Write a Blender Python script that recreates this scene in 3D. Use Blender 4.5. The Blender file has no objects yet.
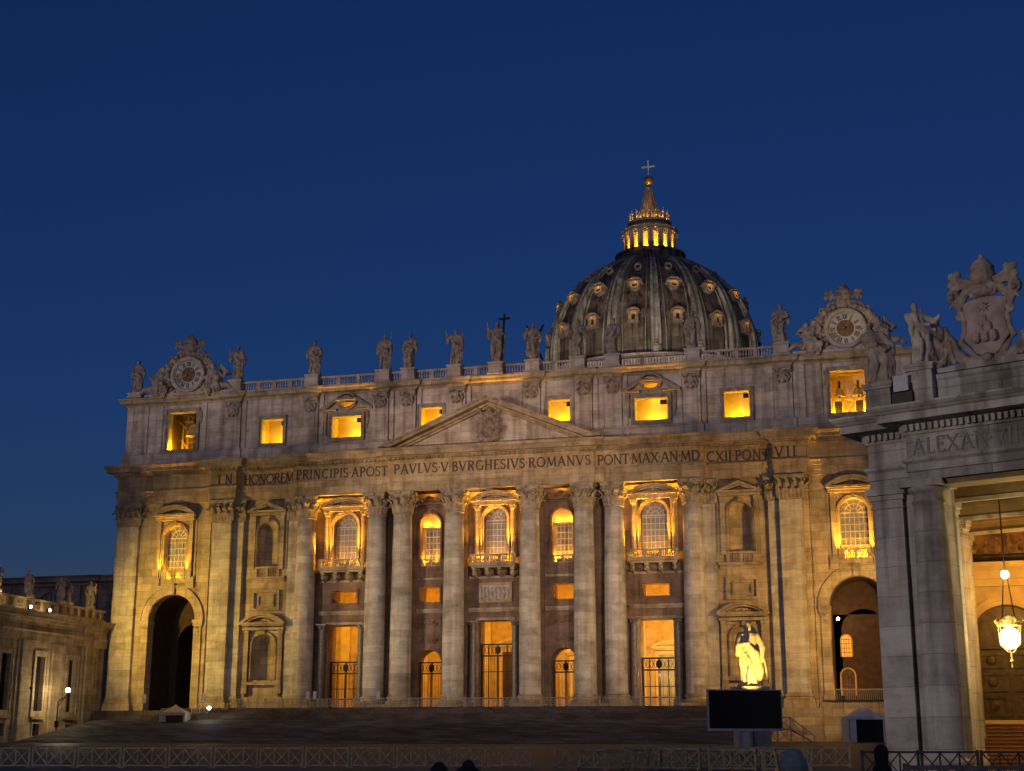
import bpy, bmesh, math, random
from mathutils import Vector, Matrix, geometry, noise
R = math.radians
pi = math.pi
sc = bpy.context.scene
COL = sc.collection

# ------------------------------------------------------------------ camera
cd = bpy.data.cameras.new('camera')
cam = bpy.data.objects.new('camera', cd)
COL.objects.link(cam)
cd.sensor_width = 36.0
cd.lens = 36.0 * 1425.76 / 1024
cd.clip_start = 0.5
cd.clip_end = 8000
yaw, pit, rol = R(-15.175), R(13.873), R(0.042)
fw = Vector((math.sin(yaw) * math.cos(pit), math.cos(yaw) * math.cos(pit), math.sin(pit)))
rt = Vector((math.cos(yaw), -math.sin(yaw), 0))
up = rt.cross(fw)
r2 = rt * math.cos(rol) + up * math.sin(rol)
u2 = up * math.cos(rol) - rt * math.sin(rol)
m3 = Matrix((r2, u2, -fw)).transposed()
cam.matrix_world = Matrix.Translation((52.746, -184.6, -3.576)) @ m3.to_4x4()
sc.camera = cam

# ------------------------------------------------------------------ sky, dusk
w = bpy.data.worlds.new('World')
sc.world = w
w.use_nodes = True
nt = w.node_tree
bg = nt.nodes['Background']
sky = nt.nodes.new('ShaderNodeTexSky')
sky.sky_type = 'NISHITA'
sky.sun_disc = False
sky.sun_elevation = R(2.0)
sky.sun_rotation = R(180)
sky.air_density = 1.0
sky.dust_density = 0.0
sky.ozone_density = 5.0
tint = nt.nodes.new('ShaderNodeMix')
tint.data_type = 'RGBA'
tint.blend_type = 'MULTIPLY'
tint.inputs['Factor'].default_value = 1.0
tint.inputs['B'].default_value = (1.15, .755, 1.0, 1)
nt.links.new(sky.outputs['Color'], tint.inputs['A'])
nt.links.new(tint.outputs['Result'], bg.inputs['Color'])
bg.inputs['Strength'].default_value = 0.085

# added warm ambient fill against the blue sky: very weak, very soft
sl = bpy.data.lights.new('ambient_sun', 'SUN')
sl.energy = 0.05
sl.angle = R(60)
sl.color = (1.0, 0.78, 0.62)
so = bpy.data.objects.new('ambient_sun', sl)
COL.objects.link(so)
so.rotation_euler = (R(48), 0, R(25))

# floodlights of the square on corridor roofs and colonnade, plus added fill spots
def spot(name, loc, target, power, color, size=60, blend=0.6, rad=0.4):
    l = bpy.data.lights.new(name, 'SPOT')
    l.energy = power
    l.color = color
    l.spot_size = R(size)
    l.spot_blend = blend
    l.shadow_soft_size = rad
    o = bpy.data.objects.new(name, l)
    COL.objects.link(o)
    o.location = loc
    o.rotation_euler = (Vector(target) - Vector(loc)).to_track_quat('-Z', 'Y').to_euler()
    return o

def lamp(name, loc, power, color=(1, .55, .13), rad=0.1):
    l = bpy.data.lights.new(name, 'POINT')
    l.energy = power
    l.color = color
    l.shadow_soft_size = rad
    o = bpy.data.objects.new(name, l)
    COL.objects.link(o)
    o.location = loc
    return o

KEY = (1.0, .62, .10)
spot('flood_fill_beam', (-54.3, -20, 13.3), (-42, 0, 13), 29000, KEY, 104, 1.0)
spot('flood_fill_beam', (54.3, -21, 13.3), (37, 0, 14), 28000, (1.0, .56, .13), 104, 1.0)
spot('flood_fill_beam', (-54, -75, 14), (-7, 0, 18), 120000, (1, .74, .50), 36, 1.0)
spot('flood_fill_beam', (52, -75, 14), (9, 0, 18), 96000, (1, .73, .52), 36, 1.0)
spot('cornice_fill', (-54, -76, 14), (-9, -2, 35.5), 52000, (1, .55, .22), 17, 1.0)  # both cornice spots are added warm fill for pediment and frieze
spot('cornice_fill', (52, -76, 14), (9, -2, 35.5), 52000, (1, .55, .24), 17, 1.0)
spot('flood_fill_beam', (-30, -152, 16.5), (-14, 0, 30), 24000, (1, .76, .66), 72, .8)
spot('flood_fill_beam', (24, -152, 16.5), (14, 0, 30), 24000, (1, .74, .70), 60, .8)
for x_ in (-52, -35, -17.5, 0, 17.5, 35, 52):          # added narrow fill spots for the attic and its statues
    spot('attic_fill', (x_ * .7 - 62, -150, 19), (x_, 0, 45.5), 185000, (1, .81, .74), 9.5, 1.0)
spot('flood_fill_beam', (22, -165, 14), (57, -118, 9), 27000, (1, .80, .70), 44, .8)  # added fill over the open square, brightens the colonnade front
spot('flood_fill_beam', (38, -196, 10), (49, -162, -4), 900, (1, .85, .7), 60, .8)  # added fill behind the camera for the people at the bottom edge
spot('flood_fill_beam', (4, -175, 15), (14, -110, -4), 12000, (1, .90, .82), 90, .9)  # added fill near the camera for the barriers and steps

v = sc.view_settings
v.view_transform = 'Standard'
v.look = 'None'
v.exposure = 0.0
v.gamma = 1.0
v.use_curve_mapping = False
cy = sc.cycles
cy.use_denoising = True
cy.use_light_tree = True
cy.max_bounces = 6
cy.diffuse_bounces = 3
cy.sample_clamp_indirect = 4.0
try:
    cy.denoiser = 'OPENIMAGEDENOISE'
except Exception:
    pass

# ------------------------------------------------------------------ materials
def newmat(name):
    m = bpy.data.materials.new(name)
    m.use_nodes = True
    return m, m.node_tree, m.node_tree.nodes['Principled BSDF']

def pm(name, col, rough=.6, metal=0.0, var=.25, scale=3.0, bump=.0):
    m, t, b = newmat(name)
    b.inputs['Roughness'].default_value = rough
    b.inputs['Metallic'].default_value = metal
    n = t.nodes.new('ShaderNodeTexNoise')
    n.inputs['Scale'].default_value = scale
    n.inputs['Detail'].default_value = 5
    g = t.nodes.new('ShaderNodeNewGeometry')
    t.links.new(g.outputs['Position'], n.inputs['Vector'])
    r = t.nodes.new('ShaderNodeValToRGB')
    r.color_ramp.elements[0].position = .3
    r.color_ramp.elements[1].position = .7
    r.color_ramp.elements[0].color = tuple(c * (1 - var) for c in col) + (1,)
    r.color_ramp.elements[1].color = tuple(min(1, c * (1 + var)) for c in col) + (1,)
    t.links.new(n.outputs['Fac'], r.inputs['Fac'])
    t.links.new(r.outputs['Color'], b.inputs['Base Color'])
    if bump:
        bp = t.nodes.new('ShaderNodeBump')
        bp.inputs['Strength'].default_value = bump
        bp.inputs['Distance'].default_value = .05
        t.links.new(n.outputs['Fac'], bp.inputs['Height'])
        t.links.new(bp.outputs['Normal'], b.inputs['Normal'])
    return m

def emis(name, col, strength):
    m, t, b = newmat(name)
    b.inputs['Base Color'].default_value = col + (1,)
    b.inputs['Emission Color'].default_value = col + (1,)
    b.inputs['Emission Strength'].default_value = strength
    return m

def stone(name, col, bw=2.6, bh=1.05, var=.14, stain=.4, joint=.62, streak=.2):
    """travertine blocks: courses with joints, cloudy tone, dirt and rain streaks"""
    m, t, b = newmat(name)
    N, L = t.nodes, t.links
    b.inputs['Roughness'].default_value = .82
    g = N.new('ShaderNodeNewGeometry')
    s = N.new('ShaderNodeSeparateXYZ')
    L.new(g.outputs['Position'], s.inputs[0])
    ad = N.new('ShaderNodeMath'); ad.operation = 'ADD'
    L.new(s.outputs[0], ad.inputs[0]); L.new(s.outputs[1], ad.inputs[1])
    cb = N.new('ShaderNodeCombineXYZ')
    L.new(ad.outputs[0], cb.inputs[0]); L.new(s.outputs[2], cb.inputs[1])
    br = N.new('ShaderNodeTexBrick')
    br.inputs['Scale'].default_value = 1
    br.inputs['Brick Width'].default_value = bw
    br.inputs['Row Height'].default_value = bh
    br.inputs['Mortar Size'].default_value = .022
    br.inputs['Mortar Smooth'].default_value = .3
    br.inputs['Color1'].default_value = tuple(c * (1 - var) for c in col) + (1,)
    br.inputs['Color2'].default_value = tuple(min(1, c * (1 + var)) for c in col) + (1,)
    br.inputs['Mortar'].default_value = tuple(c * joint for c in col) + (1,)
    L.new(cb.outputs[0], br.inputs['Vector'])
    def mul(colsock, facsock, lo, p0, p1):
        r = N.new('ShaderNodeValToRGB')
        r.color_ramp.elements[0].position = p0
        r.color_ramp.elements[1].position = p1
        r.color_ramp.elements[0].color = (lo, lo * .95, lo * .88, 1)
        r.color_ramp.elements[1].color = (1.06, 1.06, 1.06, 1)
        L.new(facsock, r.inputs['Fac'])
        mx = N.new('ShaderNodeMix'); mx.data_type = 'RGBA'; mx.blend_type = 'MULTIPLY'
        mx.inputs['Factor'].default_value = 1
        L.new(colsock, mx.inputs['A']); L.new(r.outputs['Color'], mx.inputs['B'])
        return mx.outputs['Result']
    n1 = N.new('ShaderNodeTexNoise'); n1.inputs['Scale'].default_value = .35; n1.inputs['Detail'].default_value = 7
    n1.inputs['Roughness'].default_value = .65
    L.new(g.outputs['Position'], n1.inputs['Vector'])
    c = mul(br.outputs['Color'], n1.outputs['Fac'], 1 - stain, .3, .55)
    mp = N.new('ShaderNodeMapping'); mp.inputs['Scale'].default_value = (1.3, 1.3, .07)
    L.new(g.outputs['Position'], mp.inputs['Vector'])
    n2 = N.new('ShaderNodeTexNoise'); n2.inputs['Scale'].default_value = 1; n2.inputs['Detail'].default_value = 4
    L.new(mp.outputs[0], n2.inputs['Vector'])
    c = mul(c, n2.outputs['Fac'], 1 - streak, .34, .52)
    mp3 = N.new('ShaderNodeMapping'); mp3.inputs['Scale'].default_value = (.25, .25, .9)
    L.new(g.outputs['Position'], mp3.inputs['Vector'])
    n3 = N.new('ShaderNodeTexNoise'); n3.inputs['Scale'].default_value = 1.4; n3.inputs['Detail'].default_value = 8
    n3.inputs['Roughness'].default_value = .75
    L.new(mp3.outputs[0], n3.inputs['Vector'])
    c = mul(c, n3.outputs['Fac'], .84, .36, .56)
    L.new(c, b.inputs['Base Color'])
    bp = N.new('ShaderNodeBump'); bp.inputs['Strength'].default_value = .5; bp.inputs['Distance'].default_value = .06
    L.new(n3.outputs['Fac'], bp.inputs['Height'])
    bp2 = N.new('ShaderNodeBump'); bp2.inputs['Strength'].default_value = .5; bp2.inputs['Distance'].default_value = .03
    bp2.invert = True
    L.new(br.outputs['Fac'], bp2.inputs['Height']); L.new(bp.outputs[0], bp2.inputs['Normal'])
    L.new(bp2.outputs[0], b.inputs['Normal'])
    return m

M = {}
M['trav'] = stone('travertine', (.43, .345, .235), 2.6, 1.05, .2, .45, .5, .25)
M['shaft'] = stone('travertine_shaft', (.47, .435, .38), 3.4, .95, .2, .4, .75, .2)
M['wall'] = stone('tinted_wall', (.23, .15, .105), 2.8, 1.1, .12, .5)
M['attic'] = stone('travertine_attic', (.54, .47, .42), 2.8, 1.2, .13, .45, .6, .3)
M['band'] = stone('frieze_travertine', (.46, .35, .22), 4, 3, .06, .3, .8)
M['sculpt'] = pm('weathered_sculpture', (.33, .27, .22), .85, 0, .5, 1.6, .6)
M['sculpt_pale'] = pm('pale_sculpture', (.45, .39, .33), .85, 0, .35, 1.8, .5)
M['colon'] = stone('colonnade_travertine', (.40, .38, .37), 4.2, 1.35, .1, .5, .65, .5)
M['door_step'] = pm('brown_step_boards', (.22, .11, .05), .7, 0, .3, 2)
M['ochre'] = pm('ochre_plaster', (.5, .36, .18), .85, 0, .2, 1.2, .2)
M['plaster'] = pm('interior_plaster', (.6, .46, .25), .85, 0, .15, .8)
M['letter_soft'] = pm('weathered_carved_letter', (.2, .18, .165), .8, 0, .2)
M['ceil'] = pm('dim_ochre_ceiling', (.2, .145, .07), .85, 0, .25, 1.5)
M['shieldm'] = pm('stained_shield_stone', (.36, .30, .26), .85, 0, .35, 1.3, .4)
M['soot'] = pm('dark_sooty_carving', (.25, .2, .16), .85, 0, .5, 1.6, .5)
M['warmstone'] = stone('brown_stone', (.42, .31, .25))
M['cap'] = pm('sooty_carved_capital', (.33, .27, .2), .85, 0, .4, 1.3, .4)
M['timber'] = pm('old_belfry_timber', (.16, .1, .05), .8, 0, .4, 3)
M['letter'] = pm('dark_bronze_letter', (.085, .06, .045), .5, .2, .2)
M['iron'] = pm('dark_iron', (.02, .018, .016), .5, .6, .2)
M['bronze'] = pm('green_bronze', (.42, .33, .13), .5, .1, .4, 4)
M['door'] = pm('dark_bronze_door', (.06, .04, .02), .5, .4, .5, 2.5, .5)
M['curtain'] = pm('white_curtain', (.33, .32, .31), .7, 0, .25, 1.2)
M['muntin'] = pm('cream_window_bar', (.75, .66, .5), .6, 0, .1)
M['lead'] = stone('dome_lead', (.2, .16, .12), 1.6, 2.2, .35, .6, .6, .75)
M['rib'] = stone('dome_rib', (.48, .48, .40), 30, 2.2, .2, .5, .6, .5)
M['gold'] = pm('gilded_ball', (.5, .3, .08), .4, .7, .3, 1)
M['crossm'] = pm('pale_metal_cross', (.75, .72, .7), .4, .1, .1)
M['marble_dark'] = pm('dark_marble', (.16, .14, .12), .4, 0, .35, 3)
M['dial'] = pm('white_dial', (.45, .43, .42), .6, 0, .15)
M['dialc'] = pm('ochre_dial_centre', (.16, .085, .05), .7, 0, .35, 3)
M['step'] = stone('dark_step_stone', (.075, .06, .058), 1.8, .6, .25, .5, .6)
M['cobble'] = stone('cobble_ramp', (.075, .08, .105), 2.4, .3, .6, .7, .5)
M['wood'] = pm('pale_barrier_wood', (.34, .29, .2), .8, 0, .4, 5, .2)
M['wood_dark'] = pm('dark_barrier_wood', (.035, .03, .03), .8, 0, .4, 5)
M['rail'] = pm('grey_rail', (.27, .24, .21), .7, 0, .3, 4)
M['screen'] = pm('black_screen', (.006, .006, .007), .25, 0, .1)
M['alu'] = pm('grey_aluminium', (.36, .36, .42), .5, .1, .1)
M['canvas'] = pm('white_canvas', (.75, .73, .68), .85, 0, .12, 2)
M['black'] = pm('flat_black', (.012, .011, .01), .9, 0, .2)  # plain black; stands in for shade inside openings, also colours the loudspeakers
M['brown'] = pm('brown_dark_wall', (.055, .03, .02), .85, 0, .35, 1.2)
M['glass'] = pm('dark_glass', (.012, .012, .015), .15, 0, .2)
M['bulb'] = emis('lamp_glow', (1, .9, .68), 30)
M['bulbw'] = emis('white_lamp_glow', (1, .96, .88), 40)
M['globe'] = emis('lantern_globe_glow', (1, .82, .5), 12)
M['amberpane'] = emis('lit_amber_pane', (1, .45, .06), .45)
M['flesh'] = pm('skin', (.35, .2, .14), .6, 0, .1)
M['coat'] = pm('dark_coat', (.02, .02, .024), .8, 0, .3, 8)
M['hood'] = pm('blue_grey_hood', (.36, .38, .34), .85, 0, .2, 12, .3)
M['hair'] = pm('dark_hair', (.012, .01, .009), .6, 0, .3, 20)
M['fig'] = pm('painted_robes', (.2, .1, .045), .7, 0, .9, 2.5)
M['mosaic'] = pm('painted_mosaic', (.15, .07, .035), .6, 0, .9, 1.3)

def mix_ground():
    m, t, b = newmat('piazza_cobbles')
    N, L = t.nodes, t.links
    g = N.new('ShaderNodeNewGeometry')
    vo = N.new('ShaderNodeTexVoronoi'); vo.inputs['Scale'].default_value = 7
    L.new(g.outputs['Position'], vo.inputs['Vector'])
    n = N.new('ShaderNodeTexNoise'); n.inputs['Scale'].default_value = .3; n.inputs['Detail'].default_value = 6
    L.new(g.outputs['Position'], n.inputs['Vector'])
    r = N.new('ShaderNodeValToRGB')
    r.color_ramp.elements[0].color = (.03, .026, .024, 1); r.color_ramp.elements[1].color = (.075, .068, .06, 1)
    L.new(n.outputs['Fac'], r.inputs['Fac'])
    L.new(r.outputs['Color'], b.inputs['Base Color'])
    bp = N.new('ShaderNodeBump'); bp.inputs['Strength'].default_value = .6; bp.inputs['Distance'].default_value = .03
    L.new(vo.outputs['Distance'], bp.inputs['Height']); L.new(bp.outputs[0], b.inputs['Normal'])
    b.inputs['Roughness'].default_value = .6
    return m
M['ground'] = mix_ground()

# ------------------------------------------------------------------ mesh builder
class MB:
    def __init__(s):
        s.V = []; s.F = []; s.M = Matrix.Identity(4); s.S = []
        s.smooth = False
    def v(s, p):
        s.V.append(tuple(s.M @ Vector(p))); return len(s.V) - 1
    def f(s, ids):
        s.F.append(tuple(ids)); s.S.append(s.smooth)
    def box(s, x0, y0, z0, x1, y1, z1):
        i = [s.v(p) for p in ((x0, y0, z0), (x1, y0, z0), (x1, y1, z0), (x0, y1, z0), (x0, y0, z1), (x1, y0, z1), (x1, y1, z1), (x0, y1, z1))]
        for q in ((0, 3, 2, 1), (4, 5, 6, 7), (0, 1, 5, 4), (1, 2, 6, 5), (2, 3, 7, 6), (3, 0, 4, 7)):
            s.f([i[k] for k in q])
        return s
    def cbox(s, cx, cy, z0, wx, wy, h):
        return s.box(cx - wx / 2, cy - wy / 2, z0, cx + wx / 2, cy + wy / 2, z0 + h)
    def rows(s, rows, closed=True, caps=True):
        ids = [[s.v(p) for p in r] for r in rows]
        n = len(ids[0])
        for a, b in zip(ids, ids[1:]):
            for k in range(n if closed else n - 1):
                s.f((a[k], a[(k + 1) % n], b[(k + 1) % n], b[k]))
        if caps and closed:
            s.f(ids[0][::-1]); s.f(ids[-1])
        return s
    def lathe(s, prof, n=16, c=(0, 0, 0), sx=1, sy=1, caps=True):
        return s.rows([[(c[0] + r * sx * math.cos(2 * pi * k / n), c[1] + r * sy * math.sin(2 * pi * k / n), c[2] + z) for k in range(n)] for r, z in prof], True, caps)
    def tube(s, pts, rad, n=6, caps=True):
        pts = [Vector(p) for p in pts]
        if not isinstance(rad, (list, tuple)): rad = [rad] * len(pts)
        rows = []
        for i, p in enumerate(pts):
            d = (pts[min(i + 1, len(pts) - 1)] - pts[max(i - 1, 0)]).normalized()
            a = Vector((0, 0, 1)) if abs(d.z) < .9 else Vector((1, 0, 0))
            x = d.cross(a).normalized(); y = d.cross(x)
            rows.append([p + (x * math.cos(2 * pi * k / n) + y * math.sin(2 * pi * k / n)) * rad[i] for k in range(n)])
        return s.rows(rows, True, caps)
    def bar(s, a, b, t, t2=None):
        a, b = Vector(a), Vector(b); t2 = t2 or t
        d = (b - a).normalized(); q = Vector((0, 1, 0)) if abs(d.y) < .9 else Vector((1, 0, 0))
        x = d.cross(q).normalized() * t / 2; y = d.cross(x).normalized() * t2 / 2
        return s.rows([[p - x - y, p + x - y, p + x + y, p - x + y] for p in (a, b)])
    def ell(s, c, r, nu=10, nv=7):
        if not isinstance(r, (list, tuple)): r = (r, r, r)
        rows = []
        for j in range(nv + 1):
            t = -pi / 2 + pi * (j * .96 / nv + .02)
            rows.append([(c[0] + r[0] * math.cos(t) * math.cos(2 * pi * k / nu), c[1] + r[1] * math.cos(t) * math.sin(2 * pi * k / nu), c[2] + r[2] * math.sin(t)) for k in range(nu)])
        return s.rows(rows)
    def capsule(s, a, b, ra, rb, n=8):
        s.tube([a, b], [ra, rb], n); s.ell(a, ra, n, 5); s.ell(b, rb, n, 5); return s
    def prism(s, poly, vec):
        vec = Vector(vec)
        a = [s.v(p) for p in poly]; b = [s.v(Vector(p) + vec) for p in poly]
        n = len(a)
        s.f(a); s.f(b[::-1])
        for k in range(n): s.f((a[k], b[k], b[(k + 1) % n], a[(k + 1) % n]))
        return s
    def xz(s, poly, y0, y1):
        return s.prism([(x, y0, z) for x, z in poly], (0, y1 - y0, 0))
    def slab(s, outer, holes, y0, y1, back=True):
        loops = [outer] + holes
        tris = geometry.tessellate_polygon([[Vector((x, z, 0)) for x, z in l] for l in loops])
        flat = [p for l in loops for p in l]
        A = [s.v((x, y0, z)) for x, z in flat]; B = [s.v((x, y1, z)) for x, z in flat]
        for t in tris:
            s.f([A[k] for k in t])
            if back: s.f([B[k] for k in t][::-1])
        o = 0
        for l in loops:
            n = len(l)
            for k in range(n):
                s.f((A[o + k], A[o + (k + 1) % n], B[o + (k + 1) % n], B[o + k]))
            o += n
        return s
    def sweep(s, path, prof, closed=False):
        """path: plan polyline, outward is to the right of travel; prof: closed loop of (out, z)"""
        P = [Vector((x, y)) for x, y in path]; n = len(P); off = []
        for i in range(n):
            ns = []
            for a, b in ((i - 1, i), (i, i + 1)):
                if closed: a %= n; b %= n
                elif a < 0 or b >= n: continue
                d = (P[b] - P[a]).normalized(); ns.append(Vector((d.y, -d.x)))
            if len(ns) == 1: off.append(ns[0])
            else:
                m = ns[0] + ns[1]; off.append(m / max(.2, 1 + ns[0].dot(ns[1])))
        rws = [[(P[i].x + off[i].x * o, P[i].y + off[i].y * o, z) for o, z in prof] for i in range(n)]
        if closed: rws.append(rws[0])
        return s.rows(rws, True, not closed)
    def build(s, name, mat, parent=None, weld=False):
        me = bpy.data.meshes.new(name)
        me.from_pydata(s.V, [], s.F)
        me.polygons.foreach_set('use_smooth', s.S)
        bm = bmesh.new(); bm.from_mesh(me)
        if weld: bmesh.ops.remove_doubles(bm, verts=bm.verts, dist=1e-4)
        bmesh.ops.recalc_face_normals(bm, faces=bm.faces)
        bm.to_mesh(me); bm.free()
        me.materials.append(mat)
        return link(name, me, parent)

def link(name, me, parent=None):
    o = bpy.data.objects.new(name, me)
    COL.objects.link(o)
    if parent is not None: o.parent = parent
    return o

def empty(name, label, cat, loc=(0, 0, 0), rz=0.0, group=None):
    o = bpy.data.objects.new(name, None)
    COL.objects.link(o)
    o.location = loc; o.rotation_euler = (0, 0, rz)
    return tag(o, label, cat, group)

def tag(o, label=None, cat=None, group=None, kind=None):
    if label: o['label'] = label
    if cat: o['category'] = cat
    if group: o['group'] = group
    if kind: o['kind'] = kind
    return o

def copy_tree(o, parent=None):
    c = o.copy(); COL.objects.link(c)
    if parent is not None: c.parent = parent
    for ch in list(o.children): copy_tree(ch, c)
    return c

def remesh(mb, vox, mat, name, parent=None, amp=0.0, freq=1.0, zs=.3, ztop=None, seed=0):
    me = bpy.data.meshes.new('tmp')
    me.from_pydata(mb.V, [], mb.F)
    bm = bmesh.new(); bm.from_mesh(me); bmesh.ops.recalc_face_normals(bm, faces=bm.faces); bm.to_mesh(me); bm.free()
    o = bpy.data.objects.new('tmp', me); COL.objects.link(o)
    md = o.modifiers.new('r', 'REMESH'); md.mode = 'VOXEL'; md.voxel_size = vox
    dg = bpy.context.evaluated_depsgraph_get()
    m2 = bpy.data.meshes.new_from_object(o.evaluated_get(dg))
    bpy.data.objects.remove(o)
    if amp:                                   # carve folds: ridges that run down the drapery
        nor = [v_.normal.copy() for v_ in m2.vertices]
        for v_, n_ in zip(m2.vertices, nor):
            c = v_.co
            wgt = 1.0 if ztop is None else max(0.0, min(1.0, (ztop - c.z) / (.12 * ztop)))
            q_ = Vector((c.x * freq + seed * 7.3, c.y * freq, c.z * freq * zs))
            a_ = 1 - 2.4 * abs(noise.noise(q_ + Vector((.35 * math.sin(c.z * freq * .4), 0, 0))))
            b_ = 1 - 2.4 * abs(noise.noise(q_ * 2.1))
            v_.co = c + n_ * amp * wgt * (a_ * .7 + b_ * .35)
        m2.update()
    m2.polygons.foreach_set('use_smooth', [True] * len(m2.polygons))
    m2.materials.clear(); m2.materials.append(mat); m2.name = name
    return link(name, m2, parent)

def arch(cx, z0, zs, r, n=18, rz=None):
    rz = rz or r
    return [(cx - r, z0)] + [(cx - r * math.cos(pi * k / n), zs + rz * math.sin(pi * k / n)) for k in range(n + 1)] + [(cx + r, z0)]
def rect(x0, z0, x1, z1):
    return [(x0, z0), (x0, z1), (x1, z1), (x1, z0)]
def arcpts(cx, cz, rx, rz, a0, a1, n):
    return [(cx + rx * math.cos(R(a0 + (a1 - a0) * k / n)), cz + rz * math.sin(R(a0 + (a1 - a0) * k / n))) for k in range(n + 1)]

def ribbon(mb, pts, wd, y0, y1, closed=False):
    """flat stroke of even width in the xz plane, given thickness in y"""
    P = [Vector(p) for p in pts]; a, b = [], []
    n = len(P)
    for i in range(n):
        if closed: d = P[(i + 1) % n] - P[i - 1]
        else: d = P[min(i + 1, n - 1)] - P[max(i - 1, 0)]
        d.normalize(); q = Vector((-d.y, d.x)) * wd / 2
        a.append(P[i] + q); b.append(P[i] - q)
    rws = [[(a[i].x, y0, a[i].y), (b[i].x, y0, b[i].y), (b[i].x, y1, b[i].y), (a[i].x, y1, a[i].y)] for i in range(n)]
    if closed: rws.append(rws[0])
    mb.rows(rws, True, not closed)

# ------------------------------------------------------------------ roman capitals
TH, TN, SF = .15, .085, .05
def A_(cx, cz, rx, rz, a0, a1): return arcpts(cx, cz, rx, rz, a0, a1, 12)
def ser(x, z): return ([(x - .13, z), (x + .13, z)], SF)
GL = {
 'I': (.36, [([(.18, 0), (.18, 1)], TH), ser(.18, .025), ser(.18, .975)]),
 'N': (.9, [([(.17, 0), (.17, 1)], TN), ([(.15, 1), (.73, 0)], TH), ([(.73, 0), (.73, 1)], TN), ser(.17, .025), ser(.12, .975), ser(.73, .975)]),
 'H': (.88, [([(.18, 0), (.18, 1)], TH), ([(.7, 0), (.7, 1)], TH), ([(.18, .52), (.7, .52)], TN)] + [ser(x, z) for x in (.18, .7) for z in (.025, .975)]),
 'O': (.95, [(A_(.475, .5, .39, .46, 80, 280), .12), (A_(.475, .5, .39, .46, -100, 100), .12)]),
 'R': (.78, [([(.18, 0), (.18, 1)], TH), (A_(.36, .75, .24, .21, 90, -90), TH * .9), ([(.18, .96), (.36, .96)], TN), ([(.18, .54), (.36, .54)], TN), ([(.36, .54), (.7, 0)], TH), ser(.18, .025), ser(.12, .975), ser(.7, .025)]),
 'E': (.64, [([(.18, 0), (.18, 1)], TH), ([(.18, .96), (.56, .96)], TN), ([(.18, .52), (.48, .52)], TN), ([(.18, .04), (.58, .04)], TN), ([(.56, .82), (.56, 1)], SF), ([(.58, 0), (.58, .2)], SF), ([(.48, .43), (.48, .61)], SF)]),
 'M': (1.06, [([(.14, 0), (.22, 1)], TN), ([(.22, 1), (.53, .08)], TH), ([(.53, .08), (.84, 1)], TN), ([(.84, 1), (.92, 0)], TH), ser(.14, .025), ser(.92, .025)]),
 'P': (.68, [([(.18, 0), (.18, 1)], TH), (A_(.34, .72, .25, .24, 90, -90), TH * .9), ([(.18, .96), (.34, .96)], TN), ([(.18, .48), (.34, .48)], TN), ser(.18, .025), ser(.12, .975)]),
 'C': (.84, [(A_(.48, .5, .38, .46, 55, 305), .125), ([(.7, .76), (.7, .98)], SF), ([(.7, .02), (.7, .24)], SF)]),
 'S': (.62, [(A_(.31, .735, .2, .225, 30, 215) + A_(.31, .27, .22, .23, 60, -150), .12), ([(.49, .76), (.49, .97)], SF), ([(.1, .03), (.1, .24)], SF)]),
 'A': (.86, [([(.1, 0), (.43, 1)], TN), ([(.43, 1), (.76, 0)], TH), ([(.22, .36), (.64, .36)], TN), ser(.1, .025), ser(.76, .025)]),
 'T': (.74, [([(.37, 0), (.37, 1)], TH), ([(.06, .96), (.68, .96)], TN), ser(.37, .025), ([(.06, .8), (.06, 1)], SF), ([(.68, .8), (.68, 1)], SF)]),
 'V': (.84, [([(.08, 1), (.42, 0)], TH), ([(.42, 0), (.76, 1)], TN), ser(.08, .975), ser(.76, .975)]),
 'L': (.6, [([(.18, 0), (.18, 1)], TH), ([(.18, .04), (.55, .04)], TN), ([(.55, 0), (.55, .22)], SF), ser(.18, .975)]),
 'B': (.7, [([(.18, 0), (.18, 1)], TH), (A_(.34, .76, .2, .2, 90, -90), TH * .85), (A_(.36, .28, .25, .25, 90, -90), TH * .9), ([(.18, .96), (.34, .96)], TN), ([(.18, .545), (.36, .545)], TN), ([(.18, .035), (.36, .035)], TN)]),
 'G': (.88, [(A_(.48, .5, .38, .46, 55, 320), .125), ([(.76, .05), (.76, .46)], TH), ser(.76, .46), ([(.7, .76), (.7, .98)], SF)]),
 'D': (.88, [([(.18, 0), (.18, 1)], TH), (A_(.38, .5, .4, .46, 90, -90), TH * .9), ([(.18, .96), (.38, .96)], TN), ([(.18, .04), (.38, .04)], TN)]),
 'X': (.84, [([(.1, 1), (.74, 0)], TH), ([(.1, 0), (.74, 1)], TN), ser(.1, .025), ser(.74, .025), ser(.1, .975), ser(.74, .975)]),
 '.': (.2, [([(.1, .45), (.1, .58)], .13)]),
 ' ': (.3, []),
}
def text(mb, s, x0, x1, z, h, y, d=.06):
    nat = sum(GL[c][0] for c in s) * h
    gap = (x1 - x0 - nat) / max(1, len(s) - 1)
    x = x0; k = 0
    for c in s:
        wd, st = GL[c]
        for pts, t in st:
            k += 1
            ribbon(mb, [(x + px * h, z + pz * h) for px, pz in pts], t * h, y - d - .003 * (k % 5), y + .05)
        x += wd * h + gap

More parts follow.
